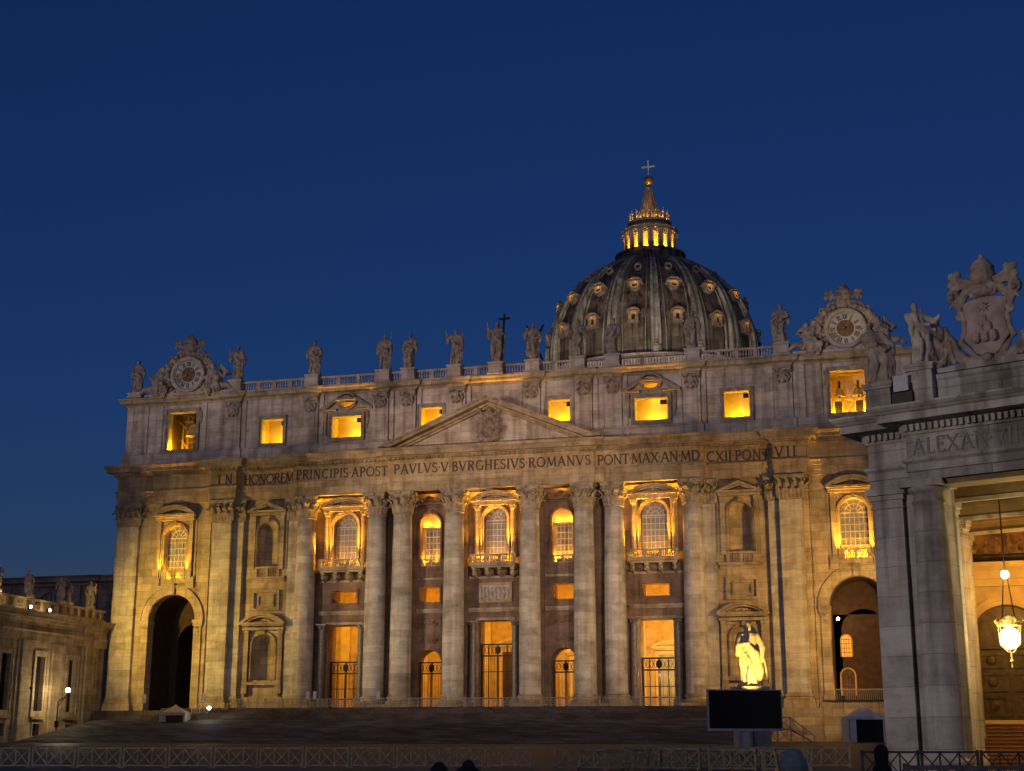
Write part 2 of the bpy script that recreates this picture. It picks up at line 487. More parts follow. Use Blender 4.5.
# ------------------------------------------------------------------ draped figures
def figure(mb, H, aL=None, aR=None, seed=0, width=1.0, lean=0.0, headturn=0.0, beard=True, cloak=True, hair=.0):
    """standing draped figure facing -Y, feet at z=0; aL/aR: ((elbow),(hand)) for image-left and image-right arm, in units of H"""
    rnd = random.Random(seed)
    n = 28
    ph = rnd.uniform(0, 6)
    ctl = [(0, .150, .125), (.04, .142, .118), (.15, .132, .108), (.3, .128, .1), (.42, .126, .098), (.52, .118, .09), (.6, .108, .083), (.68, .118, .085), (.75, .128, .083), (.80, .118, .072), (.825, .07, .055), (.845, .042, .042), (.875, .036, .038)]
    rows = []
    def cx(t): return lean * t + .018 * math.sin(t * 5 + ph)
    for t, rx, ry in ctl:
        row = []
        amp = .13 * max(0, 1 - t / .8) + .03
        if t > .82: amp = 0
        for k in range(n):
            a = 2 * pi * k / n
            q = 1 + amp * (math.sin(5 * a + ph + 3 * t) * .6 + math.sin(9 * a - 4 * t + ph * 2) * .4)
            row.append(((cx(t) + rx * width * q * math.cos(a)) * H, ry * q * math.sin(a) * H, t * H))
        rows.append(row)
    mb.rows(rows)
    mb.box((-.15 * width) * H, -.12 * H, 0, .15 * width * H, .12 * H, .025 * H)
    hx = cx(.9) + headturn * .01
    mb.ell((hx * H, -.008 * H, .925 * H), (.043 * H, .052 * H, .062 * H))
    mb.ell((hx * H + headturn * .03 * H, -.058 * H, .918 * H), (.010 * H, .014 * H, .016 * H), 6, 4)
    mb.ell((hx * H, .012 * H, .94 * H), (.052 * H, .054 * H, .055 * H))
    if hair: mb.ell((hx * H, .02 * H, .90 * H), (.055 * H, .045 * H, .06 * H + hair * H))
    if beard: mb.ell((hx * H, -.045 * H, .878 * H), (.03 * H, .026 * H, .04 * H))
    for sgn, arm in ((-1, aL), (1, aR)):
        e, h = arm if arm else ((sgn * .17, 0, .6), (sgn * .15, -.05, .46))
        sh = Vector((cx(.78) + sgn * .115 * width, 0, .775)) * H
        e, h = Vector(e) * H, Vector(h) * H
        mb.capsule(sh, e, .05 * H, .043 * H); mb.capsule(e, h, .040 * H, .024 * H)
        d = (h - e).normalized()
        mb.ell(h + d * .02 * H, .026 * H, 8, 5)
        mb.tube([e + Vector((0, 0, -.01 * H)), e + Vector((sgn * .01, .01, -.16)) * H], [.05 * H, .025 * H], 8)
    if cloak:
        s1 = rnd.choice((-1, 1))
        for j in range(3):
            o = j * .035
            mb.tube([(Vector((s1 * (.12 - o * .6), -.045, .79 - o))) * H, Vector((s1 * .04, -.10 - .004 * j, .62 - o)) * H, Vector((-s1 * .09, -.105, .5 - o)) * H, Vector((-s1 * .15 * width, -.03, .46 - o)) * H], .021 * H, 6)
        for j in range(4):
            x = -s1 * (.15 - .025 * j) * width
            mb.tube([Vector((x, -.04 - .02 * j, .48)) * H, Vector((x * 1.08, -.05 - .022 * j, .25)) * H, Vector((x * 1.0, -.045 - .022 * j, .08 + .03 * j)) * H], [.022 * H, .028 * H, .012 * H], 6)
        mb.tube([Vector((s1 * .08, -.08, .5)) * H, Vector((s1 * .03, -.125, .3)) * H, Vector((s1 * .08, -.13, .05)) * H], [.02 * H, .03 * H, .02 * H], 6)

def statue(name, label, loc, H, rz=0, group=None, mat='sculpt', vox=None, props=None, ped=None, **kw):
    root = empty(name, label, 'statue', loc, rz, group)
    mb = MB(); figure(mb, H, **kw)
    body = remesh(mb, vox or H * .0125, M[mat], 'draped_figure', root, H * .017, 10.5 / H, .28, H * .86, kw.get('seed', 0))
    if props:
        for nm, fn in props:
            q = MB(); fn(q, H); q.build(nm, M['iron' if 'cross' in nm else mat], root)
    if ped:
        q = MB(); wd, h = ped
        q.sweep([(-wd / 2, -wd / 2), (wd / 2, -wd / 2), (wd / 2, wd / 2), (-wd / 2, wd / 2)][:], [(-.3, -h), (.12, -h), (.12, -h + .25), (0, -h + .32), (0, -.3), (.12, -.2), (.12, 0), (-.3, 0)], True)
        q.box(-wd / 2 + .2, -wd / 2 + .2, -h + .01, wd / 2 - .2, wd / 2 - .2, -.01)
        q.build('pedestal', M['attic'], root)
    return root

# ================================================================== ground, platform, steps
mb = MB()
YS = [-1500, -400, -112, -95, -75, -55, -35, -20, 0, 40, 2500]
ZS = [-5.2, -5.2, -5.2, -5.12, -4.9, -4.66, -4.36, -4.15, -4.0, -4.0, -4.0]
XS = [-2500, -300, -100, -50, 0, 50, 100, 300, 2500]
mb.rows([[(x, y, z) for x in XS] for y, z in zip(YS, ZS)], False, False)
tag(mb.build('ground', M['ground']), kind='structure')
def gz(y):
    for a in range(len(YS) - 1):
        if YS[a] <= y <= YS[a + 1]:
            return ZS[a] + (ZS[a + 1] - ZS[a]) * (y - YS[a]) / (YS[a + 1] - YS[a])

def edge_x(y): return -54.6 - .061 * (y + 7) + .5
mb = MB()
mb.box(-46, -4, -4.6, 36.3, 1.45, .3); mb.box(-56.3, -4, -4.6, -46.002, 1.2, -.004)
tag(mb.build('platform', M['step']), kind='structure')
mb = MB()
for k in range(10):                                    # upper flight
    z = .3 - .15 * (k + 1); y1 = -4 - .32 * k
    mb.box(-45.9, y1 - .32, -4.6, 36.2, y1 + .01, z + .0)
    mb.box(-45.92, y1 - .36, z - .05, 36.22, y1 - .3, z + .003)
tag(mb.build('upper_steps', M['step']), kind='structure')
mb = MB()
NS = 24
for k in range(NS):                                    # long lower flight, sloping treads
    y0, y1 = -7 - 1.05 * (k + 1), -7 - 1.05 * k
    z = -1.24 - .15 * k
    xl0, xl1 = edge_x(y0), edge_x(y1)
    yb = y1 if k else -3.9
    i = [mb.v(p) for p in ((xl0, y0, -5.3), (36.1, y0, -5.3), (36.1, yb, -5.3), (xl1, yb, -5.3), (xl0, y0, z - .09), (36.1, y0, z - .09), (36.1, yb, z), (xl1, yb, z))]
    for q in ((0, 1, 5, 4), (1, 2, 6, 5), (2, 3, 7, 6), (3, 0, 4, 7), (4, 5, 6, 7)):
        mb.f([i[j] for j in q])
tag(mb.build('steps', M['cobble']), kind='structure')

# ================================================================== the basilica front
FA = empty('basilica_facade', 'wide travertine church front with giant columns, central pediment, carved Latin inscription and glowing windows', 'church facade', (0, 0, 0))
T = M['trav']
YC, YN, YA = 1.5, .7, .5          # wall planes: centre, niche bays, arch bays

def windows_spec(cx, kind):
    pass

# --- walls
holes = []
for s in (-1, 1):
    holes += [arch(s * 21.8, 19.9, 25.2, 1.75), rect(s * 21.8 - 1.8, 14.5, s * 21.8 + 1.8, 16.2), rect(s * 21.8 - 2.25, .03, s * 21.8 + 2.25, 11.5)]
    holes += [arch(s * 9.35, 19.2, 25.05, 1.45), rect(s * 9.35 - 1.45, 14.35, s * 9.35 + 1.45, 16.45), arch(s * 9.35, .03, 6.2, 1.75)]
holes += [arch(0, 19.9, 25.35, 1.6), rect(-2.35, .03, 2.35, 11.75)]
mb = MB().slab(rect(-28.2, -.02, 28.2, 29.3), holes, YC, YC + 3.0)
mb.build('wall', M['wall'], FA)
for s in (-1, 1):
    mb = MB().slab(rect(min(s * 28.2, s * 42.2), -.02, max(s * 28.2, s * 42.2), 29.3), [arch(s * 33.2, 19.8, 24.7, 1.5), arch(s * 33.2, 4.1, 8.75, 1.65)], YN, YC + .6)
    mb.build('wall', T, FA)
    a, b = sorted((s * 42.2, s * 57.3))
    if s < 0:
        mb = MB().slab(rect(a, -2.6, b, 29.3), [arch(s * 47.6, -2.58, 12.6, 3.65), arch(s * 47.6, 18.4, 24.4, 1.75)], YA, YA + 1.5)
    else:
        mb = MB().slab(rect(a, -4.4, b, 29.3), [arch(s * 47.6, .9, 12.6, 3.65), arch(s * 47.6, 18.4, 24.4, 1.75), arch(s * 47.6, -4.38, -2.9, 2.6, rz=2.0)], YA, YA + 1.5)
    mb.build('wall', T, FA)
    # flank of the building going back
    mb = MB().box(min(s * 57.3, s * 54), 2.01, -4.6, max(s * 57.3, s * 54), 34, 45)
    mb.box(min(s * 58.4, s * 57.32), 2.6, -4.6, max(s * 58.4, s * 57.32), 30, 33.4)
    mb.build('flank_wall', T, FA)
mb = MB().box(36.4, -1.4, -5, 42.6, 1.1, -.0)
mb.box(36.3, -1.7, -5, 42.7, 1.1, -3.4)
mb.build('podium', T, FA)

# --- capitals
def leaf(mb, p, out, h, wd, curl=.5):
    out = Vector(out).normalized(); side = Vector((-out.y, out.x, 0)); p = Vector(p)
    rws = []
    for o, z, k in ((0, 0, 1), (.06, .45, 1.15), (.16, .78, 1.0), (.42, 1.0, .75), (.58, .92, .5), (.6, .8, .2)):
        c = p + out * (o * h * curl * 1.3 + .04) + Vector((0, 0, z * h))
        rws.append([c - side * wd / 2 * k - out * .07, c - side * wd * .22 * k + out * .03, c + out * .1, c + side * wd * .22 * k + out * .03, c + side * wd / 2 * k - out * .07])
    mb.rows(rws, False, False)

def volute(mb, p, out, r, t):
    out = Vector(out).normalized(); p = Vector(p); pts, rad = [], []
    for k in range(15):
        a = pi * .9 - k * pi * 2.6 / 14
        rr = r * (1 - .055 * k)
        pts.append(p + out * (rr * math.cos(a)) + Vector((0, 0, rr * math.sin(a)))); rad.append(t * (1 - .03 * k))
    mb.tube(pts, rad, 5)

def capital_round(r=1.27, z=26.1):
    mb = MB()
    mb.smooth = True
    mb.lathe([(r, z - .02), (r + .1, z + .05), (r + .1, z + .2), (r, z + .26), (r * .98, z + 1.2), (r * 1.05, z + 2.2), (r * 1.32, z + 2.75)], 20)
    mb.smooth = False
    for row, (h, cnt, off) in enumerate(((1.15, 8, 0), (2.0, 8, .5))):
        for k in range(cnt):
            a = 2 * pi * (k + off) / cnt
            d = (math.cos(a), math.sin(a), 0)
            leaf(mb, (r * d[0], r * d[1], z + .22), d, h, r * .66, .85 if row else .8)
    for k in range(4):
        a = pi / 4 + k * pi / 2
        d = (math.cos(a), math.sin(a), 0)
        volute(mb, (d[0] * (r + .45), d[1] * (r + .45), z + 2.35), d, .45, .17)
        leaf(mb, (d[0] * r, d[1] * r, z + 1.2), d, 1.3, .5, .7)
    for k in range(4):
        a = k * pi / 2
        d = (math.cos(a), math.sin(a), 0)
        for q in (-1, 1):
            volute(mb, (d[0] * (r + .12) - d[1] * q * .4, d[1] * (r + .12) + d[0] * q * .4, z + 2.4), (-d[1] * q, d[0] * q, 0), .26, .11)
        mb.ell((d[0] * (r + .4), d[1] * (r + .4), z + 2.95), (.24, .24, .24), 6, 4)
    # concave abacus
    pl = []
    for k in range(4):
        for j in range(7):
            a = -3 * pi / 4 + k * pi / 2 + (j / 7) * pi / 2
            t = abs(j / 7 * 2 - 1)
            rr = (r + .28) + (.62) * t ** 2
            pl.append((rr * math.cos(a), rr * math.sin(a)))
    mb.prism([(x, y, z + 2.72) for x, y in pl], (0, 0, .22))
    mb.prism([(x * 1.05, y * 1.05, z + 2.94) for x, y in pl], (0, 0, .25))
    return mb

def capital_flat(mb, x0, x1, yf, yb, z=26.1, sides=(1, 1)):
    H = 3.2
    wd = x1 - x0
    mb.box(x0 - .1, yf - .1, z + .04, x1 + .1, yb, z + .22)
    mb.rows([[(x0 - e, yf - e, zz), (x1 + e, yf - e, zz), (x1 + e, yb, zz), (x0 - e, yb, zz)] for zz, e in ((z + .22, 0), (z + 1.5, 0), (z + 2.3, .12), (z + 2.72, .38))])
    cnt = max(2, round(wd / .85))
    for row in (0, 1):
        n = cnt + (1 if row else 0)
        for k in range(n):
            x = x0 + wd * (k + (0 if row else .5)) / cnt
            leaf(mb, (x, yf, z + .22), (0, -1, 0), (1.15, 2.0)[row], .66, .85)
    for sd, xx, dx in ((sides[0], x0, -1), (sides[1], x1, 1)):
        if sd:
            m = max(1, round((yb - yf) / .85))
            for k in range(m):
                for row in (0, 1):
                    leaf(mb, (xx, yf + (yb - yf) * (k + .5) / m, z + .22), (dx, 0, 0), (1.15, 2.0)[row], .62, .85)
        volute(mb, (xx + dx * .15, yf - .25, z + 2.35), (dx, -.8, 0), .42, .16)
    for q in (-1, 1):
        volute(mb, ((x0 + x1) / 2 + q * .35, yf - .18, z + 2.4), (q, -.1, 0), .26, .11)
    mb.ell(((x0 + x1) / 2, yf - .45, z + 2.95), (.24, .2, .24), 6, 4)
    mb.box(x0 - .45, yf - .45, z + 2.72, x1 + .45, yb, z + 2.94)
    mb.box(x0 - .52, yf - .52, z + 2.94, x1 + .52, yb, z + 3.19)

# --- eight giant columns
capm = basem = shm = None
for i, (x, y) in enumerate([(-27.15, 0), (-16.72, 0), (-12.72, -.54), (-5.3, -.54), (5.3, -.54), (12.72, -.54), (16.72, 0), (27.15, 0)]):
    if shm is None:
        mb = MB(); mb.smooth = True
        pr = []
        for k in range(13):
            t = k / 12
            pr.append((1.45 - .19 * max(0, (t - .25) / .75) ** 1.4, 1.9 + 24.2 * t))
        mb.lathe([(1.56, 1.78), (1.56, 1.88)] + pr, 32)
        sh = mb.build('column', M['shaft'], FA); shm = sh.data
        mb = MB()
        mb.box(-1.95, -1.95, -.02, 1.95, 1.95, .72)
        mb.smooth = True
        mb.lathe([(1.9, .72)] + [(1.7 + .2 * math.cos(R(a)), .95 + .23 * math.sin(R(a))) for a in range(-80, 81, 20)] + [(1.6, 1.2), (1.57, 1.36), (1.62, 1.45)] + [(1.6 + .12 * math.cos(R(a)), 1.6 + .14 * math.sin(R(a))) for a in range(-80, 81, 20)] + [(1.5, 1.76)], 32)
        bs = mb.build('base', T, sh); basem = bs.data
        cp = capital_round().build('capital', M['cap'], sh); capm = cp.data
    else:
        sh = link('column', shm, FA)
        link('base', basem, sh); link('capital', capm, sh)
    sh.location = (x, y, 0)
    sh.rotation_euler = (0, 0, 0)

# --- pilasters
def pilaster(x0, x1, yf, yb, name='pilaster', z0=-.02, sides=(1, 1), base_b=None):
    mb = MB(); mb.box(x0, yf, 1.9, x1, yb, 26.1)
    p = mb.build(name, M['shaft'], FA)
    mb = MB()
    for zz, h, e in ((z0, .72 - z0, .5), (.72, .46, .42), (1.18, .26, .16), (1.44, .3, .26), (1.74, .17, .08)):
        mb.box(x0 - e * (sides[0] if sides[0] else .02), yf - e, zz, x1 + e * (sides[1] if sides[1] else .02), yb, zz + h)
    mb.build('base', T, p)
    mb = MB(); capital_flat(mb, x0, x1, yf, yb, sides=sides)
    mb.build('capital', M['cap'], p)
    return p
for s in (-1, 1):
    g = lambda a, b: sorted((s * a, s * b))
    x0, x1 = g(38.4, 41.3)
    pilaster(x0, x1, -.8, YA - .003, z0=-.02 if s < 0 else -.1)
    x0, x1 = g(36.9, 38.38); pilaster(x0, x1, .05, YN - .003, sides=(0, 1) if s < 0 else (1, 0))
    x0, x1 = g(53.4, 56.68); pilaster(x0, x1, -.15, YA - .003, z0=-2.6 if s < 0 else -4.3)
    x0, x1 = g(28.3, 30.0); pilaster(x0, x1, .3, YN - .003, sides=(0, 1) if s < 0 else (1, 0))
    for cx, hw in ((14.72, 2.9), (5.3, 1.5)):      # flat strips behind the columns
        mb = MB().box(s * cx - hw, YC - .35, -.01, s * cx + hw, YC - .003, 29.28)
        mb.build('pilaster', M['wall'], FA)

# --- entablature
half = [(-57.35, 30), (-57.35, .1), (-42.1, .1), (-42.1, -1.0), (-37.9, -1.0), (-37.9, .1), (-28.9, .1), (-28.9, -1.35), (-14.45, -1.35), (-14.45, -1.95)]
path = half + [(-x, y) for x, y in half[::-1]]
ent = empty('entablature', None, None); ent.parent = FA
prof = [(-.9, 29.3), (0, 29.3), (0, 29.95), (.08, 29.97), (.08, 30.6), (.16, 30.62), (.16, 31.05), (.36, 31.2), (.36, 31.32), (-.9, 31.32)]
MB().sweep(path, prof).build('architrave', T, ent)
MB().sweep(path, [(-.9, 31.32), (.03, 31.32), (.03, 33.3), (-.9, 33.3)]).build('frieze', M['band'], ent)
prof = [(-.9, 33.3), (.12, 33.3), (.2, 33.45), (.2, 33.52), (.45, 33.55), (.45, 33.85), (.62, 33.95), (.7, 34.05), (1.35, 34.05), (1.35, 34.5), (1.45, 34.55), (1.7, 34.9), (1.7, 35.05), (.2, 35.25), (-.9, 35.3)]
MB().sweep(path, prof).build('cornice', T, ent)
mb = MB()
for (ax, ay), (bx, by) in zip(path, path[1:]):
    if abs(ay - by) < .01:
        n = int((bx - ax) / .62)
        for k in range(n):
            x = ax + (bx - ax) * (k + .5) / n
            mb.box(x - .17, ay - .66, 33.56, x + .17, ay - .4, 33.83)
mb.build('dentil_row', T, ent)

TZ, TH_ = 31.62, 1.36
for s, a, b, y in (('IN', -40.75, -38.4, -1.03), ('HONOREM', -37.2, -29.35, .07), ('PRINCIPIS.APOST', -28.5, -14.75, -1.38), ('PAVLVS.V.BVRGHESIVS.ROMANVS', -13.7, 14.1, -1.98), ('PONT.MAX.AN.MD', 14.8, 28.55, -1.38), ('CXII.PONT', 29.2, 37.4, .07), ('VII', 38.15, 40.9, -1.03)):
    ins = MB(); text(ins, s, a, b, TZ, TH_, y); ins.build('inscription', M['letter'], FA)

# --- pediment
pd = empty('pediment', None, None); pd.parent = FA
AP, PB, HW = 41.75, 35.28, 15.6
sl_ = (AP - PB) / HW
def rake(off0, off1, y0, y1, nm):
    mb = MB()
    w0, w1 = HW - off0 / sl_, HW - off1 / sl_
    mb.xz([(-w0, PB), (0, AP - off0), (w0, PB), (w1, PB), (0, AP - off1), (-w1, PB)], y0, y1)
    return mb
mb = rake(0, .3, -3.62, -1.0, 'x')
for o0, o1, y in ((.3, .78, -3.42), (.78, 1.1, -2.25), (1.1, 1.4, -1.85)):
    r_ = rake(o0 + .002, o1, y, -1.0, 'x'); n0 = len(mb.V)
    mb.V += r_.V; mb.F += [tuple(k + n0 for k in f) for f in r_.F]; mb.S += r_.S
mb.build('raking_cornice', T, pd)
MB().xz([(-HW + 3.3, PB - .02), (0, AP - 1.4), (HW - 3.3, PB - .02)], -1.35, -.5).build('tympanum', M['attic'], pd)
# carved arms in the tympanum
mb = MB()
mb.ell((0, -2.0, 37.4), (.95, .28, 1.35), 14, 8)
mb.tube([(x, -2.15, z) for x, z in arcpts(0, 37.4, 1.15, 1.6, 0, 360, 24)], .2, 6)
mb.ell((0, -2.1, 39.35), (.5, .3, .5)); mb.ell((0, -2.1, 39.85), (.34, .25, .35)); mb.ell((0, -2.1, 40.2), (.12, .12, .2))
rr = random.Random(4)
for s in (-1, 1):
    mb.tube([(s * .2, -2.1, 38.9), (s * 1.1, -2.15, 39.6), (s * 1.45, -2.1, 39.95)], .13, 6); mb.ell((s * 1.45, -2.1, 39.9), .26, 6, 4)
    for k in range(12):
        a = R(-80 + 14 * k)
        mb.ell((s * (1.25 + .25 * rr.random()) * math.cos(a), -2.1 - .1 * rr.random(), 37.3 + 1.75 * math.sin(a)), (.26 + .1 * rr.random(), .22, .26), 6, 4)
    mb.tube([(s * .5, -2.1, 35.9), (s * 1.2, -2.2, 35.8), (s * 1.5, -2.1, 36.3)], [.2, .16, .1], 6)
mb.ell((0, -2.1, 35.9), (.4, .25, .35))
mb.ell((0, -2.22, 37.2), (.45, .2, .7), 8, 6)
remesh(mb, .07, M['soot'], 'carved_coat_of_arms', pd, .2, 1.5, .8)

# --- string course and bay dressings
def strip(mb, x0, x1, z0, h, y, o):
    mb.box(x0, y - o, z0, x1, y - .002, z0 + h)
for s in (-1, 0, 1):
    for a, b in ((18.3, 25.5), (6.95, 11.1)) if s else ((-3.7, 3.7),):
        mb = MB(); x0, x1 = sorted((s * a, s * b)) if s else (a, b)
        strip(mb, x0, x1, 12.85, .25, YC, .22); strip(mb, x0, x1, 13.1, .3, YC, .4)
        mb.build('string_course', T, FA)
        mb = MB(); strip(mb, x0, x1, 17.35, .3, YC, .2); mb.build('string_course', T, FA)

def baluster_row(mb, x0, x1, y, z0, h, step=.34, r=.1):
    n = max(2, int((x1 - x0) / step))
    for k in range(n):
        x = x0 + (x1 - x0) * (k + .5) / n
        mb.lathe([(r * .8, 0), (r * .5, h * .12), (r * 1.05, h * .38), (r * .45, h * .8), (r * .8, h)], 6, (x, y, z0))

def window_panes(par, cx, z0, zs, r, y, nx, dz, glow=None, radial=True):
    MB().slab(arch(cx, z0, zs, r + .12), [], y + .06, y + .14).build('pane', glow or M['curtain'], par)
    mb = MB(); t = .09
    for k in range(nx + 1):
        x = cx - r + 2 * r * k / nx
        mb.box(x - t / 2, y - .06, z0, x + t / 2, y + .02, zs)
    z = z0
    while z < zs - .2:
        mb.box(cx - r, y - .064, z - t / 2, cx + r, y + .024, z + t / 2); z += dz
    mb.box(cx - r, y - .07, zs - .08, cx + r, y + .03, zs + .08)
    if radial:
        for k in range(1, 6):
            a = pi * k / 6
            mb.bar((cx + .25 * r * math.cos(a), y - .02, zs + .25 * r * math.sin(a)), (cx + r * math.cos(a), y - .02, zs + r * math.sin(a)), .08)
        for q in (.3, .66):
            ribbon(mb, arcpts(cx, zs, r * q, r * q, 0, 180, 14), .08, y - .065, y + .02)
    mb.build('glazing_bars', M['muntin'], par)

def small_column(mb, x, y, z0, z1, r):
    mb.smooth = True
    mb.lathe([(r * 1.35, z0), (r * 1.35, z0 + .15), (r, z0 + .3), (r, z0 + .31), (r * .88, z1 - .75), (r * .88, z1 - .6), (r * 1.05, z1 - .58), (r * .95, z1 - .5), (r * 1.25, z1 - .18)], 12, (x, y, 0))
    mb.smooth = False
    for k in range(8):
        a = 2 * pi * k / 8
        leaf(mb, (x + r * .9 * math.cos(a), y + r * .9 * math.sin(a), z1 - .58), (math.cos(a), math.sin(a), 0), .42, r * .6, .5)
    mb.cbox(x, y, z1 - .17, r * 2.9, r * 2.9, .17)

def ped_segment(mb, cx, z, hw, h, y0, y1, t=.38):
    """curved pediment: cornice bow, base bar"""
    Rr = (hw * hw + h * h) / (2 * h); a = math.degrees(math.asin(hw / Rr)); cz = z + h - Rr
    o = arcpts(cx, cz, Rr, Rr, 90 + a, 90 - a, 16)
    i = arcpts(cx, cz, Rr - t, Rr - t, 90 - a * .97, 90 + a * .97, 16)
    mb.xz(o + i, y0, y1)
    i2 = arcpts(cx, cz, Rr - t - .02, Rr - t - .02, 90 + a * .97, 90 - a * .97, 16)
    i3 = arcpts(cx, cz, Rr - t * 1.7, Rr - t * 1.7, 90 - a * .92, 90 + a * .92, 16)
    mb.xz(i2 + i3, y0 + .3, y1)
    mb.box(cx - hw, y0 + .02, z - .28, cx + hw, y1, z - .0)
    mb.box(cx - hw + .25, y0 + .28, z - .5, cx + hw - .25, y1, z - .285)

def ped_tri(mb, cx, z, hw, h, y0, y1, t=.34):
    k = h / hw
    mb.xz([(cx - hw, z), (cx, z + h), (cx + hw, z), (cx + hw - t / k, z), (cx, z + h - t), (cx - hw + t / k, z)], y0, y1)
    w_ = hw - (t + .02) / k
    mb.xz([(cx - w_, z), (cx, z + h - t - .02), (cx + w_, z), (cx + w_ - .22 / k, z), (cx, z + h - t - .24), (cx - w_ + .22 / k, z)], y0 + .28, y1)
    mb.box(cx - hw, y0 + .02, z - .26, cx + hw, y1, z - .0)

def scrollwork(mb, cx, z, wd, y, seed, n=7):
    rr = random.Random(seed)
    mb.ell((cx, y, z + .1), (.26, .2, .34), 8, 5)
    for s in (-1, 1):
        pts = [(cx + s * wd * t, y, z + .18 * math.sin(t * 7) - .05) for t in [k / n for k in range(n + 1)]]
        mb.tube(pts, [.16 - .1 * k / n for k in range(n + 1)], 5)
        for k in range(4):
            mb.ell((cx + s * wd * (.25 + .2 * k), y - .03, z + .18 * rr.uniform(-1, 1)), (.18, .12, .13), 6, 4)

def balcony(par, cx, hw, z, y, proj, nsec, corb=True):
    b = MB()
    b.box(cx - hw, y - proj, z - .32, cx + hw, y - .002, z)
    b.box(cx - hw + .15, y - proj + .15, z - .6, cx + hw - .15, y - .002, z - .325)
    if corb:
        for k in range(4):
            x = cx - hw + .55 + (2 * hw - 1.1) * k / 3
            b.tube([(x, y - proj * .75, z - .95), (x, y - proj * .72, z - 1.3), (x, y - .25, z - 1.75)], [.3, .34, .16], 6)
            b.box(x - .24, y - proj * .85, z - .9, x + .24, y - .002, z - .605)
    bo = b.build('balcony', T, par)
    m = MB(); yb = y - proj + .2
    m.box(cx - hw + .05, yb - .14, z + .002, cx + hw - .05, yb + .14, z + .16)
    m.box(cx - hw, yb - .18, z + 1.02, cx + hw, yb + .18, z + 1.22)
    seg = 2 * hw / nsec
    for k in range(nsec + 1):
        x = cx - hw + .2 + (2 * hw - .4) * k / nsec
        m.box(x - .19, yb - .15, z + .162, x + .19, yb + .15, z + 1.018)
        if k < nsec:
            x2 = cx - hw + .2 + (2 * hw - .4) * (k + 1) / nsec
            baluster_row(m, x + .22, x2 - .22, yb, z + .162, .856, .27, .1)
    m.build('balustrade', T, bo)

def frame_arch(mb, cx, z0, zs, r, y, wd=.42, proud=.26):
    for a, b, p in ((0.02, wd * .55, proud), (wd * .56, wd, proud * 1.7)):
        o = arch(cx, z0, zs, r + b); i = arch(cx, z0, zs, r + a)
        mb.xz(o + i[::-1], y - p, y - .003)
    mb.box(cx - .22, y - proud * 2.6, zs + r - .05, cx + .22, y - .01, zs + r + wd + .15)

AMB = (1, .45, .018)
for s in (-1, 0, 1):                                   # the three great balcony windows
    cx = s * 21.8
    r = 1.75 if s else 1.6
    zs = 25.2 if s else 25.35
    wn = empty('balcony_window', None, None); wn.parent = FA
    mb = MB(); frame_arch(mb, cx, 20, zs, r, YC)
    for q in (-1, 1):
        small_column(mb, cx + q * (r + .95), YC - .42, 20.1, 27.25, .3)
        mb.box(cx + q * (r + .95) - .42, YC - .2, 20.1, cx + q * (r + .95) + .42, YC - .003, 27.25)
    mb.box(cx - r - 1.5, YC - .85, 27.26, cx + r + 1.5, YC - .003, 27.62)
    ped_segment(mb, cx, 28.1, r + 1.75, 1.15, YC - 1.15, YC - .003)
    scrollwork(mb, cx, 28.42, 1.5, YC - .18, 3 + s)
    mb.build('frame', T, wn)
    window_panes(wn, cx, 20.0, zs, r, YC + .95, 6, .82)
    balcony(wn, cx, r + 1.6, 19.25, YC, 1.75, 3)
    for q in (-1, 1):
        spot('balcony_light', (cx + q * (r + .5), YC - 1.25, 19.5), (cx + q * (r - .1), YC - .5, 28.5), 25000, AMB, 31, 1.0, .08)
        spot('side_light', (cx + q * (r + 1.45), YC - 1.1, 19.6), (cx + q * (r + 2.5), YC - 1.3, 27.2), 8000, AMB, 40, 1.0, .06)
        lamp('balcony_light', (cx + q * (r + .1), YC - .75, 19.75), 240, AMB, .1)
        lamp('ledge_light', (cx + q * 2.75, YC - .75, 28.75), 260, AMB, .06)
    lamp('sill_light', (cx, YC + .35, 20.2), 40, AMB, .08)
